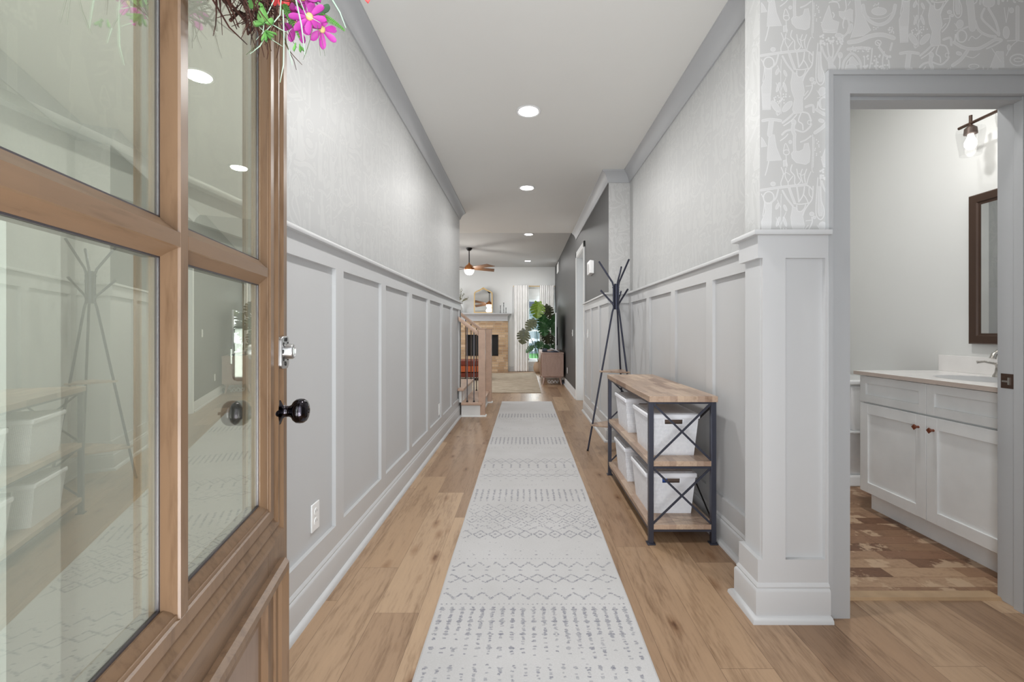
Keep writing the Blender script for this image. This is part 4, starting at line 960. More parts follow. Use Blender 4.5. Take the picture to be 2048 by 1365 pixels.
# candle holders
for (px, h, lb) in ((1001, 0.205, 'medium-height black candle holder, left of the three on the mantel'), (1007.3, 0.285, 'tallest black candle holder on the mantel, in the middle'), (1012, 0.145, 'shortest black candle holder on the mantel, on the right')):
    x = (px-1049)*12.55/910
    t = thing('candle_holder', (x, 12.55, 1.622), lb, 'candle holder', 'black candle holders on the mantel')
    MB().lathe([(0.026, 0), (0.026, 0.006), (0.010, 0.012)], (x, 12.55, 1.622), n=16).build('foot', 'black_iron', t)
    MB().lathe([(0.006, 0.010), (0.008, h*0.3), (0.0055, h*0.5), (0.008, h*0.7), (0.006, h-0.012)], (x, 12.55, 1.622), n=12).build('stem', 'black_iron', t)
    MB().lathe([(0.010, h-0.014), (0.019, h-0.004), (0.019, h)], (x, 12.55, 1.622), n=16).build('cup', 'black_iron', t)
# vase with sprigs on the mantel
vx = -1.79
t = thing('vase_with_sprigs', (vx, 12.58, 1.622), 'olive-green sprigs in a vase at the left end of the mantel', 'vase')
MB().lathe([(0.05, 0), (0.07, 0.03), (0.075, 0.12), (0.05, 0.2), (0.028, 0.24), (0.034, 0.26), (0.026, 0.26), (0.02, 0.22)], (vx, 12.58, 1.622), n=20).build('vase', 'white_gloss', t)
rs = random.Random(5)
for k in range(16):
    a = rs.uniform(0, 2*PI); sp_ = rs.uniform(0.02, 0.16); hh = rs.uniform(0.28, 0.46)
    if k < 4: a = rs.uniform(-0.5, 0.5); sp_ = rs.uniform(0.2, 0.29); hh = rs.uniform(0.10, 0.2)
    base = Vector((vx, 12.58, 1.87)); tip = base+Vector((math.cos(a)*sp_, math.sin(a)*sp_*0.4-0.02, hh)); mid = base.lerp(tip, 0.5)+Vector((0, 0, 0.03))
    s_ = MB().tube([base, mid, tip], 0.0025, 5)
    for j in range(16):
        p = base.lerp(tip, 0.25+0.75*j/16)+Vector((0, 0, 0.03*math.sin(PI*(0.25+0.75*j/16)))); q = Vector((rs.uniform(-1, 1), rs.uniform(-.6, .6), rs.uniform(-0.1, 1.2))).normalized()
        nn = q.cross(Vector((rs.random(), rs.random(), rs.random()))).normalized()*0.007
        s_.add([p, p+q*0.018+nn, p+q*0.042, p+q*0.018-nn], [(0, 1, 2, 3)])
    s_.build('sprig', 'sprig_olive', t, fix=False)

# window_1
w1 = tag(empty('window_1', (0.4, 12.75, WZ0)), 'white double-hung window between the curtains', kind='structure')
f = MB().box(WX0, 12.76, WZ0, WX0+0.03, 12.88, WZ1).box(WX1-0.03, 12.76, WZ0, WX1, 12.88, WZ1).box(WX0, 12.76, WZ1-0.03, WX1, 12.88, WZ1).box(WX0, 12.76, WZ0, WX1, 12.88, WZ0+0.03).build('window_frame', 'stair_white', w1)
MB().box(WX0-0.08, 12.735, WZ0-0.02, WX0, 12.752, WZ1+0.08).box(WX1, 12.735, WZ0-0.02, WX1+0.08, 12.752, WZ1+0.08).box(WX0-0.08, 12.735, WZ1, WX1+0.08, 12.752, WZ1+0.09).box(WX0-0.1, 12.70, WZ0-0.025, WX1+0.1, 12.76, WZ0).box(WX0-0.08, 12.737, WZ0-0.1, WX1+0.08, 12.752, WZ0-0.025).build('window_casing', 'stair_white', w1, bevel=0.002)
for (a, b, yy) in ((WZ0+0.03, 1.15, 12.80), (1.12, WZ1-0.03, 12.83)):
    s_ = MB().box(WX0+0.03, yy, a, WX0+0.07, yy+0.03, b).box(WX1-0.07, yy, a, WX1-0.03, yy+0.03, b).box(WX0+0.03, yy, a, WX1-0.03, yy+0.03, a+0.045).box(WX0+0.03, yy, b-0.035, WX1-0.03, yy+0.03, b).build('sash', 'stair_white', w1)
    MB().box(WX0+0.065, yy+0.012, a+0.04, WX1-0.065, yy+0.016, b-0.03).build('pane', 'window_glass', s_, smooth=False)
# curtains
def curtain(x0, x1, label, seed):
    rc = random.Random(seed); n = 120; z0, z1 = 0.015, 2.395
    fr_ = [(rc.uniform(0.8, 1.2), rc.uniform(0, 6)) for _ in range(3)]
    s_ = MB(); rows = 14
    def pt(i, j, off):
        u = i/n; v = j/rows; x = x0+(x1-x0)*u; amp = 0.016+0.010*v
        y = 12.615+amp*math.sin(u*2*PI*6.5*fr_[0][0]+fr_[0][1]+0.4*v)+0.004*math.sin(u*2*PI*13*fr_[1][0]+fr_[1][1]-v)
        return (x, y+off, z1-(z1-z0)*v)
    A = [pt(i, j, 0) for j in range(rows+1) for i in range(n+1)]; B = [pt(i, j, 0.003) for j in range(rows+1) for i in range(n+1)]; N = len(A); w_ = n+1
    fs = []
    for j in range(rows):
        for i in range(n):
            a = j*w_+i; fs += [(a, a+1, a+w_+1, a+w_), (N+a+w_, N+a+w_+1, N+a+1, N+a)]
    for j in range(rows):
        for i in (0, n):
            a = j*w_+i; fs.append((a, a+w_, N+a+w_, N+a))
    for i in range(n): fs += [(i, N+i, N+i+1, i+1), (rows*w_+i, rows*w_+i+1, N+rows*w_+i+1, N+rows*w_+i)]
    s_.add(A+B, fs); o = s_.build('curtain', 'curtain_cloth', angle=80)
    return tag(o, label, 'curtain', 'white floor-length curtains at the window')
curtain(-0.29, 0.115, 'white floor-length curtain left of the window', 1)
curtain(0.42, 0.82, 'white floor-length curtain right of the window, behind the big plant', 2)
t = thing('curtain_rod', (0.27, 12.655, 2.375), 'thin gold curtain rod over the window', 'curtain rod')
MB().tube([(-0.27, 12.665, 2.375), (0.81, 12.665, 2.375)], 0.013, 12).build('rod', 'gold', t)
for x in (-0.3, 0.835):
    MB().box(x-0.008, 12.66, 2.36, x+0.008, 12.75, 2.39).build('bracket', 'gold', t)
# outside the window
struct(MB().box(-12, 13.6, -0.35, 14, 40, -0.3), 'ground_lawn', 'lawn_green', 'sunlit green lawn outside the far window')
struct(MB().box(-3, 12.95, -0.12, 5, 16.0, -0.04), 'floor_porch', 'porch_grey', 'grey porch deck outside the window')
t = thing('porch_railing', (0.8, 15.6, -0.04), 'white porch railing with black pickets outside the window', 'railing')
MB().box(-2, 15.56, 0.78, 4, 15.64, 0.86).build('top_rail', 'stair_white', t)
MB().box(-2, 15.57, 0.05, 4, 15.63, 0.11).build('bottom_rail', 'stair_white', t)
for k in range(22): MB().tube([(-0.4+k*0.11, 15.6, 0.1), (-0.4+k*0.11, 15.6, 0.79)], 0.010, 6).build('picket', 'black_iron', t)
for x in (-1.2, 0.62, 2.7): MB().box(x, 15.54, -0.04, x+0.12, 15.66, 2.3).build('porch_post', 'stair_white', t)
t = thing('garden_shed', (1.0, 30, -0.3), 'pale grey house across the lawn, seen through the window', 'house')
MB().box(-5, 29, -0.3, 8, 33, 2.6).build('wall', 'porch_grey', t)
MB().prism([(-5.4, 28.6, 2.6), (-5.4, 33.4, 2.6), (-5.4, 31, 4.4)], (13.8, 0, 0)).build('roof', 'slate_blue', t)

# ceiling fan
fx, fy = -1.195, 9.83
t = thing('ceiling_fan', (fx, fy, FZ), 'ceiling fan with walnut blades, copper housing and glowing globe', 'ceiling fan')
MB().lathe([(0.068, 0), (0.066, -0.02), (0.045, -0.05), (0.022, -0.062)], (fx, fy, FZ), n=24).build('canopy', 'black_iron', t)
MB().tube([(fx, fy, FZ-0.06), (fx, fy, 2.60)], 0.011, 12).build('downrod', 'black_iron', t)
MB().lathe([(0.018, 0.0), (0.020, -0.02), (0.03, -0.035), (0.06, -0.05), (0.092, -0.085), (0.108, -0.13), (0.108, -0.155)], (fx, fy, 2.60), n=28).build('motor_housing', 'copper', t)
MB().lathe([(0.105, -0.155), (0.103, -0.18), (0.088, -0.22), (0.06, -0.25), (0.02, -0.262), (0.001, -0.263)], (fx, fy, 2.60), n=28).build('light_globe', 'fan_globe', t)
for a in (38, 142, 218, 322):
    c, s_ = math.cos(R(a)), math.sin(R(a)); q = Matrix.Rotation(R(a), 3, 'Z')
    pts = [(0.09, -0.03), (0.20, -0.065), (0.60, -0.085), (0.69, 0.06), (0.20, 0.06), (0.09, 0.03)]
    vv = []
    for th in (0.0, 0.009):
        for (u, v_) in pts: p = q @ Vector((u, v_, 0)); vv.append((fx+p.x, fy+p.y, 2.482-0.25*v_+th))
    bl = MB().add(vv, [(5, 4, 3, 2, 1, 0), (6, 7, 8, 9, 10, 11)]+[(i, (i+1) % 6, 6+(i+1) % 6, 6+i) for i in range(6)]).build('blade', 'walnut_blade', t)
pl = bpy.data.lights.new('fan_glow', 'POINT'); pl.energy = 16; pl.shadow_soft_size = 0.1; pl.color = (1, 0.95, 0.88)
po = bpy.data.objects.new('fan_glow', pl); COL.objects.link(po); po.location = (fx, fy, 2.25)

# family-room rug
rg = MB().box(-2.6, 8.25, 0, 0.30, 12.1, 0.010)
fr2 = rg.build('area_rug', 'family_rug_pile', bevel=0.003); fr2.rotation_euler = (0, 0, 0)
tag(fr2, 'large worn beige area rug on the family room floor', 'rug')

# orange leather bench beyond the stairs
t = thing('leather_bench', (-1.6, 10.5, 0), 'orange leather bench seen between the stair balusters', 'bench')
MB().box(-2.3, 10.2, 0.34, -0.96, 10.85, 0.46).build('seat_cushion', 'leather_dark', t, bevel=0.02, seg=3)
MB().box(-2.29, 10.21, 0.20, -0.97, 10.84, 0.345).build('body', 'leather_orange', t, bevel=0.01)
MB().box(-2.27, 10.23, 0.085, -0.99, 10.82, 0.185).build('base_frame', 'leather_dark', t, bevel=0.004)
for x in (-2.25, -1.05):
    for y in (10.25, 10.75): MB().box(x, y, 0.0102, x+0.05, y+0.05, 0.10).build('leg', 'black_iron', t)

# ------------------------------------------------------------------ TV console, TV
t = thing('tv_console', (0.6, 10.2, 0), 'mid-century walnut TV console with tapered legs by the charcoal wall', 'console')
cx0, cx1, cy0, cy1 = 0.357, 0.815, 9.47, 11.15
MB().box(cx0, cy0, 0.175, cx1, cy1, 0.655).build('body', 'console_wood', t, bevel=0.004)
MB().box(cx0-0.006, cy0-0.006, 0.650, cx1+0.006, cy1+0.006, 0.675).build('top', 'console_wood', t, bevel=0.003)
for k in range(3):
    y = cy0+0.03+k*0.54; d = MB().box(cx0-0.014, y, 0.20, cx0+0.002, y+0.53, 0.635).build('door', 'walnut_blade', t, bevel=0.002)
    MB().lathe([(0.006, 0), (0.01, 0.02)], (cx0-0.014, y+0.48, 0.42), (-1, 0, 0), 10).build('knob', 'gold', d)
MB().box(cx0+0.03, cy0+0.03, 0.150, cx1-0.03, cy1-0.03, 0.177).build('apron', 'console_wood', t)
for (x, y, dx, dy) in ((cx0+0.07, cy0+0.08, -0.04, -0.03), (cx1-0.07, cy0+0.08, 0.03, -0.03), (cx0+0.07, cy1-0.08, -0.04, 0.03), (cx1-0.07, cy1-0.08, 0.03, 0.03)):
    MB().tube([(x+dx, y+dy, 0.0), (x, y, 0.152)], [0.012, 0.026], 14).build('leg', 'console_wood', t)
# TV: leaning-free stand, screen towards the room (-x)
t = thing('television', (0.66, 10.25, 0.677), 'flat black television standing on the walnut console, seen edge-on', 'television')
ty0, ty1, tz0, tz1 = 9.56, 11.0, 0.715, 1.51
tvang = 0.0
MB().box(0.645, ty0, tz0, 0.675, ty1, tz1).build('casing', 'satin_silver', t, bevel=0.003)
MB().box(0.6425, ty0+0.008, tz0+0.01, 0.6455, ty1-0.008, tz1-0.008).build('screen', 'black_glass', t)
MB().box(0.674, ty0+0.2, tz0+0.1, 0.71, ty1-0.2, tz1-0.3).build('back_housing', 'black_iron', t, bevel=0.01)
for y in (ty0+0.2, ty1-0.2): MB().prism([(0.56, y, 0.678), (0.76, y, 0.678), (0.672, y, 0.725), (0.648, y, 0.725)], (0, 0.03, 0)).build('stand_foot', 'satin_silver', t)
# small things on console
t = thing('speaker_can', (0.43, 9.66, 0.677), 'small slate-blue cylinder speaker lying on the console', 'speaker')
MB().lathe([(0.034, -0.05), (0.038, -0.045), (0.038, 0.045), (0.034, 0.05)], (0.43, 9.62, 0.716), (1, 0, 0), 24).build('speaker_body', 'slate_blue', t)
MB().lathe([(0.036, 0.0), (0.036, 0.003)], (0.378, 9.62, 0.716), (-1, 0, 0), 24).build('end_cap', 'black_iron', t)
t = thing('game_pad_tray', (0.62, 9.6, 0.677), 'flat slate-grey device beside the small speaker on the console', 'device')
MB().lathe([(0.10, 0), (0.115, 0.006), (0.105, 0.02), (0.02, 0.026)], (0.60, 9.62, 0.677), n=28, sx=1.15, sy=0.8).build('body', 'slate_blue', t)
MB().lathe([(0.05, 0.024), (0.045, 0.034), (0.01, 0.036)], (0.60, 9.62, 0.677), n=24).build('dial', 'black_iron', t)
# cable tangle, power strip
cb = MB(); rc = random.Random(4); p = Vector((0.50, 9.62, 0.03)); pts = []
for k in range(34):
    pts.append((0.50+0.22*k/33+0.03*math.sin(k*1.9), 9.66+0.05*math.sin(k*0.8), 0.012+0.035*(1+math.sin(k*1.3))))
cb.tube(smoothline3 := [tuple(q) for q in pts], 0.005, 6)
tag(cb.build('cable', 'white_plastic'), 'tangle of white cable on the floor under the TV console', 'cable')
t = thing('power_strip', (0.77, 9.62, 0), 'dark power strip on the floor under the console by the wall', 'power strip')
MB().box(0.795, 9.64, 0.0, 0.845, 9.94, 0.04).build('strip_body', 'slate_blue', t, bevel=0.004)
MB().box(0.80, 9.66, 0.04, 0.84, 9.71, 0.085).build('plug', 'black_iron', t, bevel=0.003)

# ------------------------------------------------------------------ monstera
pxm, pym = 0.42, 12.31
t = thing('monstera_plant', (pxm, pym, 0), 'tall monstera plant in a round clay pot behind the TV console', 'potted plant')
MB().lathe([(0.12, 0.0), (0.17, 0.05), (0.185, 0.15), (0.16, 0.25), (0.13, 0.28), (0.135, 0.295), (0.12, 0.295), (0.115, 0.26)], (pxm, pym, 0), n=28).build('pot', 'clay_pot', t)
MB().lathe([(0.118, 0.255), (0.118, 0.27)], (pxm, pym, 0), n=24).build('soil', 'soil', t)
def monstera_leaf(size, seed):
    """2d outline (u across, v along) with deep slits"""
    rl_ = random.Random(seed); right = []
    # control silhouette: half width as function of v (0 base .. 1 tip)
    def hw(v): return 0.52*math.sin(PI*min(1, (v+0.12)/1.12))**0.75*(1-0.25*v)
    nsl = 6; vv = -0.10; right.append((0.02, 0.02)); right.append((0.16, -0.10))
    for k in range(nsl):
        v0 = -0.08+k*0.165; v1 = v0+0.095
        right.append((hw(max(v0, 0))*0.98, v0+0.045)); right.append((hw(max((v0+v1)/2, 0))*1.06, (v0+v1)/2+0.065)); right.append((hw(max(v1, 0.0))*0.98, v1+0.065))
        if k < nsl-1: right.append((0.11+0.05*rl_.random(), v1+0.005)); right.append((0.12+0.05*rl_.random(), v1+0.045))
    right.append((0.0, 1.02))
    left = [(-u, v) for u, v in reversed(right[:-1])]
    return [(u*size, v*size) for u, v in right+left]
def place_leaf(c, size, face, roll, mat, seed, bend=0.25):
    """c: leaf base; face: normal direction; roll: angle of tip in the leaf plane"""
    nrm = Vector(face).normalized(); up = Vector((0, 0, 1)); a = up.cross(nrm)
    a = a.normalized() if a.length > 0.05 else Vector((1, 0, 0)); b = nrm.cross(a).normalized()
    q = Matrix.Rotation(roll, 3, nrm); a, b = q @ a, q @ b
    ol = monstera_leaf(size, seed); C = Vector(c)
    def P(u, v, th=0): return C+a*u+b*v-nrm*(bend*(u*u+0.6*v*v)/max(size, .01)*0.9)+nrm*(abs(u)*0.22+th)
    mb = MB(); n = len(ol)
    # halves as fans of strips to the midrib so the blade can fold
    half = n//2+1
    R_ = ol[:half]
    for sgn in (1, -1):
        prev = None
        for i in range(len(R_)-1):
            (u0, v0), (u1, v1) = R_[i], R_[i+1]
            m0 = max(0.0, min(1.0*size, v0-0.45*u0)); m1 = max(0.0, min(1.0*size, v1-0.45*u1))
            if abs(v1-v0) < 0.04*size and abs(u1-u0) > 0.12*size and u1 < u0: continue
            if abs(u1-u0) > 0.12*size and u0 < 0.2*size and v0 > 0.02*size: continue
            quad = [P(0, m0), P(sgn*u0, v0), P(sgn*u1, v1), P(0, m1)]
            quad2 = [p_-nrm*0.0015 for p_ in quad]
            mb.add(quad, [(0, 1, 2, 3)]); mb.add(quad2, [(3, 2, 1, 0)])
    mb.tube([P(0, 0, 0.001), P(0, size*0.5, 0.001), P(0, size*0.98, 0.001)], [0.004, 0.003, 0.001], 5)
    return mb.build('leaf', mat, t, fix=False, angle=60)
def pp(px, py, y): return ((px-1049)*y/910, y, 1.12-(py-663)*y/910)
LV = [ # px, py of base, depth, size, facing, roll(deg), material
 (1076, 605, 11.75, 0.42, (0.1, -1, 0.15), 176, 'monstera_light'),
 (1098, 612, 11.9, 0.38, (0.5, -0.8, 0.3), 205, 'monstera_olive'),
 (1070, 640, 11.8, 0.36, (-0.2, -0.8, 0.5), 150, 'monstera_olive'),
 (1085, 648, 11.85, 0.36, (0.1, -0.8, 0.5), 185, 'monstera_dark'),
 (1102, 640, 12.0, 0.36, (0.4, -0.7, 0.5), 215, 'monstera_dark'),
 (1050, 660, 11.7, 0.38, (-0.15, -1, 0.1), 168, 'monstera_olive'),
 (1096, 662, 12.0, 0.36, (0.4, -0.8, 0.2), 190, 'monstera_olive'),
 (1080, 684, 11.9, 0.28, (0, -0.5, 0.8), 170, 'monstera_dark'),
 (1096, 690, 12.1, 0.28, (0.2, -0.6, 0.6), 200, 'monstera_dark'),
 (1068, 694, 11.8, 0.26, (-0.4, -0.6, 0.6), 130, 'monstera_dark'),
 (1101, 676, 12.2, 0.3, (0.5, -0.6, 0.6), 220, 'monstera_dark'),
 (1088, 628, 12.1, 0.36, (0.2, -0.9, 0.3), 160, 'monstera_dark'),
]
for i, (px, py, y, s_, fc, rl2, mt) in enumerate(LV):
    c = pp(px, py, y); c = (min(c[0], 0.54), y, c[2])
    place_leaf(c, s_, fc, R(rl2), mt, i)
    b0 = Vector((pxm+0.05*math.cos(i), pym+0.05*math.sin(i), 0.26)); m_ = b0.lerp(Vector(c), 0.55)+Vector((0, 0, 0.12))
    MB().tube([b0, m_, c], [0.009, 0.007, 0.004], 7).build('stalk', 'stem_green', t)

# ------------------------------------------------------------------ bathroom vanity
VX, VY0, VY1 = 2.12, 1.93, 2.875
t = thing('bathroom_vanity', (2.38, 2.4, 0), 'white shaker bathroom vanity with two doors and quartz top', 'vanity')
MB().box(VX+0.02, VY0+0.005, 0.115, 2.645, VY1-0.003, 0.845).build('cabinet_body', 'vanity_paint', t)
MB().box(VX+0.07, VY0+0.005, 0.001, VX+0.085, VY1-0.003, 0.118).box(VX+0.085, VY1-0.018, 0.001, 2.645, VY1-0.003, 0.118).build('toe_kick', 'vanity_paint', t)
def shaker(mb, y0, y1, z0, z1, r=0.062):
    mb.box(VX+0.010, y0+0.002, z0+0.002, VX+0.019, y1-0.002, z1-0.002)
    mb.box(VX, y0, z0, VX+0.018, y0+r, z1).box(VX, y1-r, z0, VX+0.018, y1, z1).box(VX, y0+r, z0, VX+0.018, y1-r, z0+r).box(VX, y0+r, z1-r, VX+0.018, y1-r, z1)
    return mb
ym = 2.402
for (a, b, ky) in ((ym+0.0015, VY1-0.001, ym+0.045), (VY0+0.006, ym-0.0015, ym-0.045)):
    d = shaker(MB(), a, b, 0.122, 0.672).build('door', 'vanity_paint', t, bevel=0.0012)
    kx = VX
    MB().lathe([(0.007, 0), (0.006, 0.010), (0.012, 0.020), (0.015, 0.024), (0.015, 0.028), (0.012, 0.030)], (kx, ky, 0.605), (-1, 0, 0), 4, ).build('knob', 'knob_wood', d, smooth=False)
    shaker(MB(), a, b, 0.682, 0.842, 0.045).build('drawer_front', 'vanity_paint', t, bevel=0.0012)
ct = MB().box(VX-0.028, VY0-0.005, 0.848, 2.648, VY1+0.015, 0.872).build('countertop', 'quartz', t, bevel=0.002)
MB().box(VX-0.0305, VY0-0.006, 0.849, VX-0.0275, VY1+0.0155, 0.871).build('countertop_edge', 'quartz_edge', ct)
MB().box(2.628, VY0-0.005, 0.872, 2.648, VY1+0.015, 0.972).build('backsplash', 'quartz', t, bevel=0.002)
# undermount sink oval rim
sk = MB(); n = 40; cxs, cys = 2.37, 2.36
ring = []
for (r1, z) in ((1.0, 0.8728), (0.965, 0.8735), (0.94, 0.8728)):
    ring.append([(cxs+0.165*r1*math.cos(2*PI*k/n), cys+0.215*r1*math.sin(2*PI*k/n), z) for k in range(n)])
vs = [p for r_ in ring for p in r_]; sk.add(vs, [(j*n+k, j*n+(k+1) % n, (j+1)*n+(k+1) % n, (j+1)*n+k) for j in range(2) for k in range(n)], 0)
sk.add([(cxs+0.155*math.cos(2*PI*k/n), cys+0.202*math.sin(2*PI*k/n), 0.8726) for k in range(n)], [tuple(range(n))], 1)
sk.build('sink', ['white_gloss', 'casing_shade_paint'], t, fix=False)
# faucet
fx2, fy2, fz2 = 2.56, 2.36, 0.872
t = thing('bathroom_faucet', (fx2, fy2, fz2), 'brushed nickel bathroom faucet on the quartz vanity top', 'faucet')
MB().lathe([(0.028, 0), (0.026, 0.008), (0.018, 0.03), (0.014, 0.07), (0.016, 0.10), (0.018, 0.11)], (fx2, fy2, fz2), n=20).build('base', 'nickel', t)
MB().tube([(fx2, fy2, fz2+0.10), (fx2-0.01, fy2, fz2+0.135), (fx2-0.045, fy2, fz2+0.155), (fx2-0.09, fy2, fz2+0.150), (fx2-0.125, fy2, fz2+0.125), (fx2-0.132, fy2, fz2+0.105)], [0.013, 0.012, 0.011, 0.011, 0.013, 0.015], 14).build('spout', 'nickel', t)
for dy in (-0.1, 0.1):
    MB().lathe([(0.024, 0), (0.022, 0.008), (0.014, 0.025), (0.010, 0.055), (0.014, 0.07), (0.006, 0.078)], (fx2, fy2+dy, fz2), n=18).build('handle_base', 'nickel', t)
    MB().tube([(fx2, fy2+dy, fz2+0.07), (fx2-0.05, fy2+dy*1.25, fz2+0.082), (fx2-0.075, fy2+dy*1.4, fz2+0.078)], [0.007, 0.006, 0.008], 10).build('lever', 'nickel', t)
# bathroom mirror
t = thing('bathroom_mirror', (2.64, 2.3, 1.48), 'dark bronze framed mirror above the bathroom vanity', 'mirror')
ya, yb, za, zb, fw = 1.98, 2.69, 1.046, 1.915, 0.062
fm = MB(); prof = [(0.0, 0.0), (0.0, 0.022), (0.006, 0.028), (0.045, 0.024), (0.052, 0.017), (0.062, 0.014), (0.062, 0.0)]; k = len(prof); vs = []
for (y_, z_, dy, dz) in ((ya, za, 1, 1), (yb, za, -1, 1), (yb, zb, -1, -1), (ya, zb, 1, -1)):
    for (o_, d_) in prof: vs.append((2.648-d_, y_+dy*o_, z_+dz*o_))
fm.add(vs, [(i*k+a, ((i+1) % 4)*k+a, ((i+1) % 4)*k+(a+1) % k, i*k+(a+1) % k) for i in range(4) for a in range(k)]).build('mirror_frame', 'bronze', t, angle=25)
MB().box(2.636, ya+0.055, za+0.055, 2.645, yb-0.055, zb-0.055).build('mirror_glass', 'mirror_glass', t, smooth=False)
# vanity light
t = thing('vanity_light', (2.55, 2.35, 2.25), 'bronze vanity light bar with clear glass shades above the bathroom mirror', 'wall light')
MB().box(2.628, 2.28, 2.22, 2.648, 2.42, 2.34).build('backplate', 'bronze', t, bevel=0.006)
MB().tube([(2.63, 2.35, 2.28), (2.52, 2.35, 2.295)], 0.010, 10).build('arm', 'bronze', t)
MB().tube([(2.52, 2.03, 2.295), (2.52, 2.64, 2.295)], 0.0085, 10).build('bar', 'bronze', t)
for y in (2.57, 2.35, 2.13):
    MB().tube([(2.52, y, 2.34), (2.52, y, 2.27)], 0.008, 10).build('stem', 'bronze', t)
    MB().lathe([(0.010, 0.0), (0.028, -0.018), (0.031, -0.05), (0.026, -0.052)], (2.52, y, 2.285), n=20).build('socket', 'bronze', t)
    n = 28; prof = [(0.062, 2.262), (0.064, 2.24), (0.058, 2.19), (0.050, 2.135), (0.048, 2.115)]; sh = MB(); vs = []
    for (r_, z) in prof+[(r_-0.002, z) for r_, z in reversed(prof)]:
        for j in range(n): a = 2*PI*j/n; vs.append((2.52+r_*math.cos(a), y+r_*math.sin(a), z))
    K = len(prof)*2; sh.add(vs, [(i*n+j, i*n+(j+1) % n, ((i+1) % K)*n+(j+1) % n, ((i+1) % K)*n+j) for i in range(K) for j in range(n)]).build('glass_shade', 'shade_glass', t, angle=60)
    MB().lathe([(0.013, 0.0), (0.014, -0.02), (0.027, -0.05), (0.027, -0.07), (0.014, -0.09), (0.001, -0.094)], (2.52, y, 2.24), n=20).build('bulb', 'bulb_glow', t)
    pl = bpy.data.lights.new('bulb_light', 'POINT'); pl.energy = 0.3; pl.shadow_soft_size = 0.06; pl.color = (1, 0.96, 0.9)
    po = bpy.data.objects.new('bulb_light', pl); COL.objects.link(po); po.location = (2.47, y, 2.09)
# toilet (sliver between casing and vanity)
t = thing('toilet', (2.3, 3.45, 0), 'white toilet beyond the vanity, only its edge showing by the casing', 'toilet')
MB().frustum((2.36, 3.26, 2.62, 3.66, 0.40), (2.32, 3.24, 2.64, 3.68, 0.735)).build('tank', 'white_gloss', t, bevel=0.02, seg=3)
MB().box(2.30, 3.225, 0.735, 2.645, 3.695, 0.772).build('tank_lid', 'white_gloss', t, bevel=0.012, seg=3)
MB().frustum((2.22, 3.27, 2.62, 3.64, 0.0), (2.24, 3.30, 2.60, 3.61, 0.07)).frustum((2.26, 3.33, 2.60, 3.58, 0.07), (2.22, 3.27, 2.62, 3.64, 0.385)).build('pedestal', 'white_gloss', t, bevel=0.012, seg=3)
MB().box(2.16, 3.25, 0.386, 2.44, 3.67, 0.404).build('seat_hinge_deck', 'white_gloss', t, bevel=0.006)
bw = MB().lathe([(0.13, 0.0), (0.135, 0.02), (0.11, 0.06), (0.10, 0.16), (0.13, 0.27), (0.18, 0.36), (0.19, 0.385)], (2.17, 3.46, 0.0), n=32, sx=1.45, sy=1.0)
bw.build('bowl', 'white_gloss', t)
MB().lathe([(0.195, 0.386), (0.198, 0.396), (0.19, 0.412)], (2.12, 3.46, 0), n=32, sx=1.3, sy=1.0).build('seat_lid', 'white_gloss', t)
hc = MB(); rc = random.Random(9)
for k in range(7): hc.ball((2.33+rc.uniform(-0.05, 0.02), 3.33+rc.uniform(-0.03, 0.04), 0.431+rc.uniform(0, 0.01)), rc.uniform(0.03, 0.05), rc.uniform(0.03, 0.05), 0.016, 12)
tag(hc.build('folded_towel', 'cloth_white'), 'crumpled white cloth lying on the toilet lid', 'towel')

# ------------------------------------------------------------------ wreath on the door
def dloc(x, s_, z): # door local -> world;  s_ from free edge
    c, s2 = math.cos(TH_), math.sin(TH_); y = DW-s_
    return Vector((HX+c*x-s2*y, HY+s2*x+c*y, z))
wc_s, wc_z, wr_ = 0.435, 1.868, 0.255
W0 = dloc(0.07, wc_s, wc_z)
t = thing('door_wreath', tuple(W0), 'twig wreath with pink and coral flowers hanging on the open front door', 'wreath')
rw = random.Random(21)
tw = MB()
for k in range(175):
    a0 = rw.uniform(0, 2*PI); da = rw.uniform(0.5, 1.3)*rw.choice((-1, 1)); rad = wr_+rw.uniform(-0.035, 0.03); d0 = rw.uniform(0.014, 0.055); fl = rw.uniform(0.0, 0.05) if rw.random() < 0.35 else 0
    pts = []
    for j in range(6):
        a = a0+da*j/5; r_ = rad+0.012*math.sin(j*2.1+k)+fl*(j/5)**2*1.3
        pts.append(dloc(d0+0.008*math.sin(j*1.7+k*2), wc_s+r_*math.cos(a), wc_z+r_*math.sin(a)))
    tw.tube(pts, [0.0024, 0.0022, 0.002, 0.0016, 0.0012, 0.0007], 5)
# loose wispy ends, hanging below and to the left
for k in range(150):
    a = rw.uniform(-2.4, -0.5); r0 = wr_+rw.uniform(-0.02, 0.04); p = dloc(rw.uniform(0.02, 0.07), wc_s+r0*math.cos(a), wc_z+r0*math.sin(a)); pts = [p]
    d = Vector((rw.uniform(-.5, .5), rw.uniform(-0.7, 0.7), rw.uniform(-1, -0.1))).normalized()
    for j in range(4): d = (d+Vector((rw.uniform(-.4, .4), rw.uniform(-.4, .4), rw.uniform(-.35, .2)))).normalized(); pts.append(pts[-1]+d*0.015)
    tw.tube(pts, [0.0011, 0.001, 0.0008, 0.0006, 0.0004], 4)
tw.build('twig_ring', 'twig', t, fix=False)
MB().tube([dloc(0.02, wc_s, wc_z+wr_), dloc(0.012, wc_s, 2.2), dloc(0.004, wc_s, DH+0.004)], 0.004, 6).build('hanger', 'bronze', t)
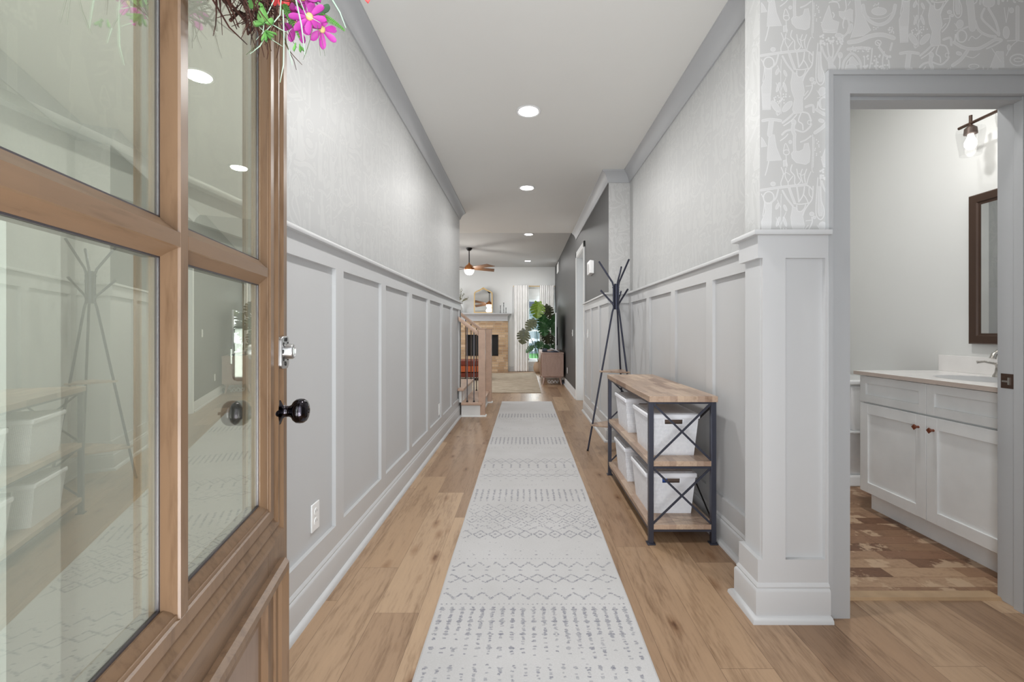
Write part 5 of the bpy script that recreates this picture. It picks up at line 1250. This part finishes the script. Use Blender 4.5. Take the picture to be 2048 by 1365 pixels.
def petal(mb, c, d, nrm, L, w_, curl):
    """rounded petal from c along d"""
    d = d.normalized(); nrm = nrm.normalized(); s_ = d.cross(nrm).normalized(); rows = []
    for (v, ww) in ((0, 0.18), (0.25, 0.5), (0.5, 0.85), (0.75, 1.0), (0.92, 0.72), (1.0, 0.25)):
        p = c+d*L*v+nrm*(curl*L*v*v); rows.append((p-s_*w_*ww/2+nrm*0.0015, p-nrm*0.001, p+s_*w_*ww/2+nrm*0.0015))
    vs = [q for r_ in rows for q in r_]; fs = []
    for i in range(len(rows)-1):
        for j in range(2): fs.append((i*3+j, i*3+j+1, (i+1)*3+j+1, (i+1)*3+j))
    mb.add(vs, fs); mb.add([v-nrm*0.0008 for v in vs], [tuple(reversed(f)) for f in fs])
def ray(px, py, y): # world point seen at this place, used only to measure positions from the photograph
    return Vector(((px-1049)*y/910, y, 1.12-(py-663)*y/910))
def flower(c, face, R0, mat, seed, n=8, name='flower'):
    rf_ = random.Random(seed); face = Vector(face).normalized(); a = face.cross(Vector((0, 0, 1))).normalized(); b = a.cross(face)
    mb = MB()
    for k in range(n):
        th = 2*PI*k/n+rf_.uniform(-.12, .12); petal(mb, c+face*0.001, a*math.cos(th)+b*math.sin(th), face, R0*rf_.uniform(0.85, 1.1), R0*0.42, rf_.uniform(-0.25, 0.15))
    o = mb.build(name, mat, t, fix=False, angle=70)
    MB().ball(c+face*0.003, R0*0.20, n=14).build('flower_centre', 'flower_eye', o, fix=False)
    stem_end = dloc(0.07, wc_s-0.03, wc_z-wr_+0.02)
    bk = c-face*0.03+Vector((0, 0.01, 0.02))
    MB().tube([c-face*0.002, bk, bk.lerp(stem_end, 0.6)+Vector((0, 0.02, 0.01)), stem_end], 0.0012, 5).build('flower_stem', 'stem_green', o)
YF = 0.80
flower(ray(620, 36, 0.765), (0.15, -1, 0.1), 0.031, 'petal_pink', 1, 8)
flower(ray(643, 60, 0.79), (0.55, -0.7, -0.15), 0.028, 'petal_pink', 2, 7)
flower(ray(592, 50, 0.83), (-0.1, -0.8, -0.5), 0.030, 'petal_pink', 3, 7)
flower(ray(606, -4, 0.80), (0.2, -1, -0.4), 0.028, 'petal_pink', 4, 8)
flower(ray(622, -12, 0.82), (0.2, -1, 0.4), 0.026, 'petal_pink', 8, 8)
flower(ray(560, -18, 0.78), (0.0, -1, -0.3), 0.025, 'petal_coral', 5, 12)
flower(ray(574, -16, 0.80), (0.1, -1, -0.2), 0.024, 'petal_coral', 15, 12)
flower(ray(728, -24, 0.72), (0.3, -1, 0.1), 0.022, 'petal_coral', 6, 10)
def leafy(c, d, L, w_, mat, name='leaf'):
    mb = MB(); nrm = Vector((0.1, -1, 0.2)); petal(mb, c, Vector(d), nrm, L, w_, 0.1); return mb.build(name, mat, t, fix=False)
leafy(ray(526, 12, 0.688), (-1, 0, 0.1), 0.022, 0.019, 'leaf_bright'); leafy(ray(524, 10, 0.688), (0.1, 0, -1), 0.030, 0.016, 'leaf_bright')
leafy(ray(528, 48, 0.688), (-0.9, 0, -0.1), 0.016, 0.012, 'leaf_bright'); leafy(ray(530, 46, 0.688), (0.8, 0, 0.05), 0.014, 0.014, 'leaf_bright')
leafy(ray(522, 0, 0.688), (0.2, 0, 1), 0.03, 0.016, 'leaf_bright')
for k, d in enumerate(((1, 0, -0.8), (0.7, 0, -1), (0.2, 0, -1.2), (-0.3, 0, -1), (1.2, 0, -0.5), (0, 0, -1))): leafy(ray(530+k*0.6, 62, 0.688), d, 0.018, 0.004, 'leaf_bright')
for (px, py, d) in ((592, 86, (-0.2, 0, -1)), (598, 90, (0.8, 0, -1)), (600, 88, (0.1, 0, -1))): leafy(ray(px, py, 0.697), d, 0.014, 0.004, 'leaf_bright')
leafy(ray(632, 32, 0.82), (1, 0, 0.6), 0.030, 0.016, 'leaf_grey'); leafy(ray(592, 5, 0.83), (0.5, 0, -1), 0.035, 0.022, 'leaf_grey'); leafy(ray(612, 10, 0.84), (0.8, 0, 0.5), 0.04, 0.022, 'leaf_grey')
# fern fronds
def fern(p, q, n, w_):
    mb = MB(); p, q = Vector(p), Vector(q); mid = p.lerp(q, 0.5)+Vector((0, 0, 0.006)); pts = [p.lerp(mid, k/5).lerp(mid.lerp(q, k/5), k/5) for k in range(6)]
    mb.tube(pts, 0.0008, 4); nrm = Vector((0, -1, 0)); d = (q-p).normalized(); s_ = d.cross(nrm).normalized()
    for k in range(n):
        u = k/n; c = pts[min(5, int(u*5))].lerp(pts[min(5, int(u*5)+1)], u*5-int(u*5))
        for sg in (-1, 1): petal(mb, c, s_*sg+d*0.6, nrm, w_*(1-u*0.8), 0.0022, 0)
    mb.build('fern_frond', 'leaf_bright', t, fix=False)
fern(ray(566, 10, 0.78), ray(600, 78, 0.78), 16, 0.008); fern(ray(640, 32, 0.79), ray(690, 62, 0.79), 16, 0.008); fern(ray(575, -5, 0.82), ray(580, 50, 0.82), 14, 0.01)
# long grass blades
BL = [([(592, 0), (603, 50), (610, 110)], 0.0016), ([(566, 20), (568, 70), (567, 130), (560, 165)], 0.0013), ([(548, 0), (529, 40), (526, 65), (512, 80)], 0.0010), ([(494, 0), (502, 30), (520, 55), (545, 80), (565, 93)], 0.0008),
      ([(562, 0), (560, 30), (545, 48), (528, 66)], 0.0011), ([(528, 78), (520, 92), (500, 108)], 0.001), ([(665, 0), (680, 25), (692, 56)], 0.0014), ([(625, 50), (620, 80), (612, 105), (606, 120)], 0.0006), ([(540, 46), (560, 58), (572, 64)], 0.0009),
      ([(635, 50), (641, 112)], 0.0005), ([(640, 60), (650, 112)], 0.0005), ([(578, 100), (585, 130)], 0.0012), ([(600, 0), (612, 30), (640, 45)], 0.0009), ([(560, 60), (574, 90), (577, 100)], 0.0006), ([(512, 92), (492, 110)], 0.0007)]
for pts, r_ in BL:
    P3 = [ray(x, y, 0.69) for x, y in pts]; MB().tube(P3, [r_*0.75]*(len(P3)-1)+[r_*0.35], 5).build('grass_blade', 'grass_blade' if r_ > 0.0007 else 'stem_green', t)
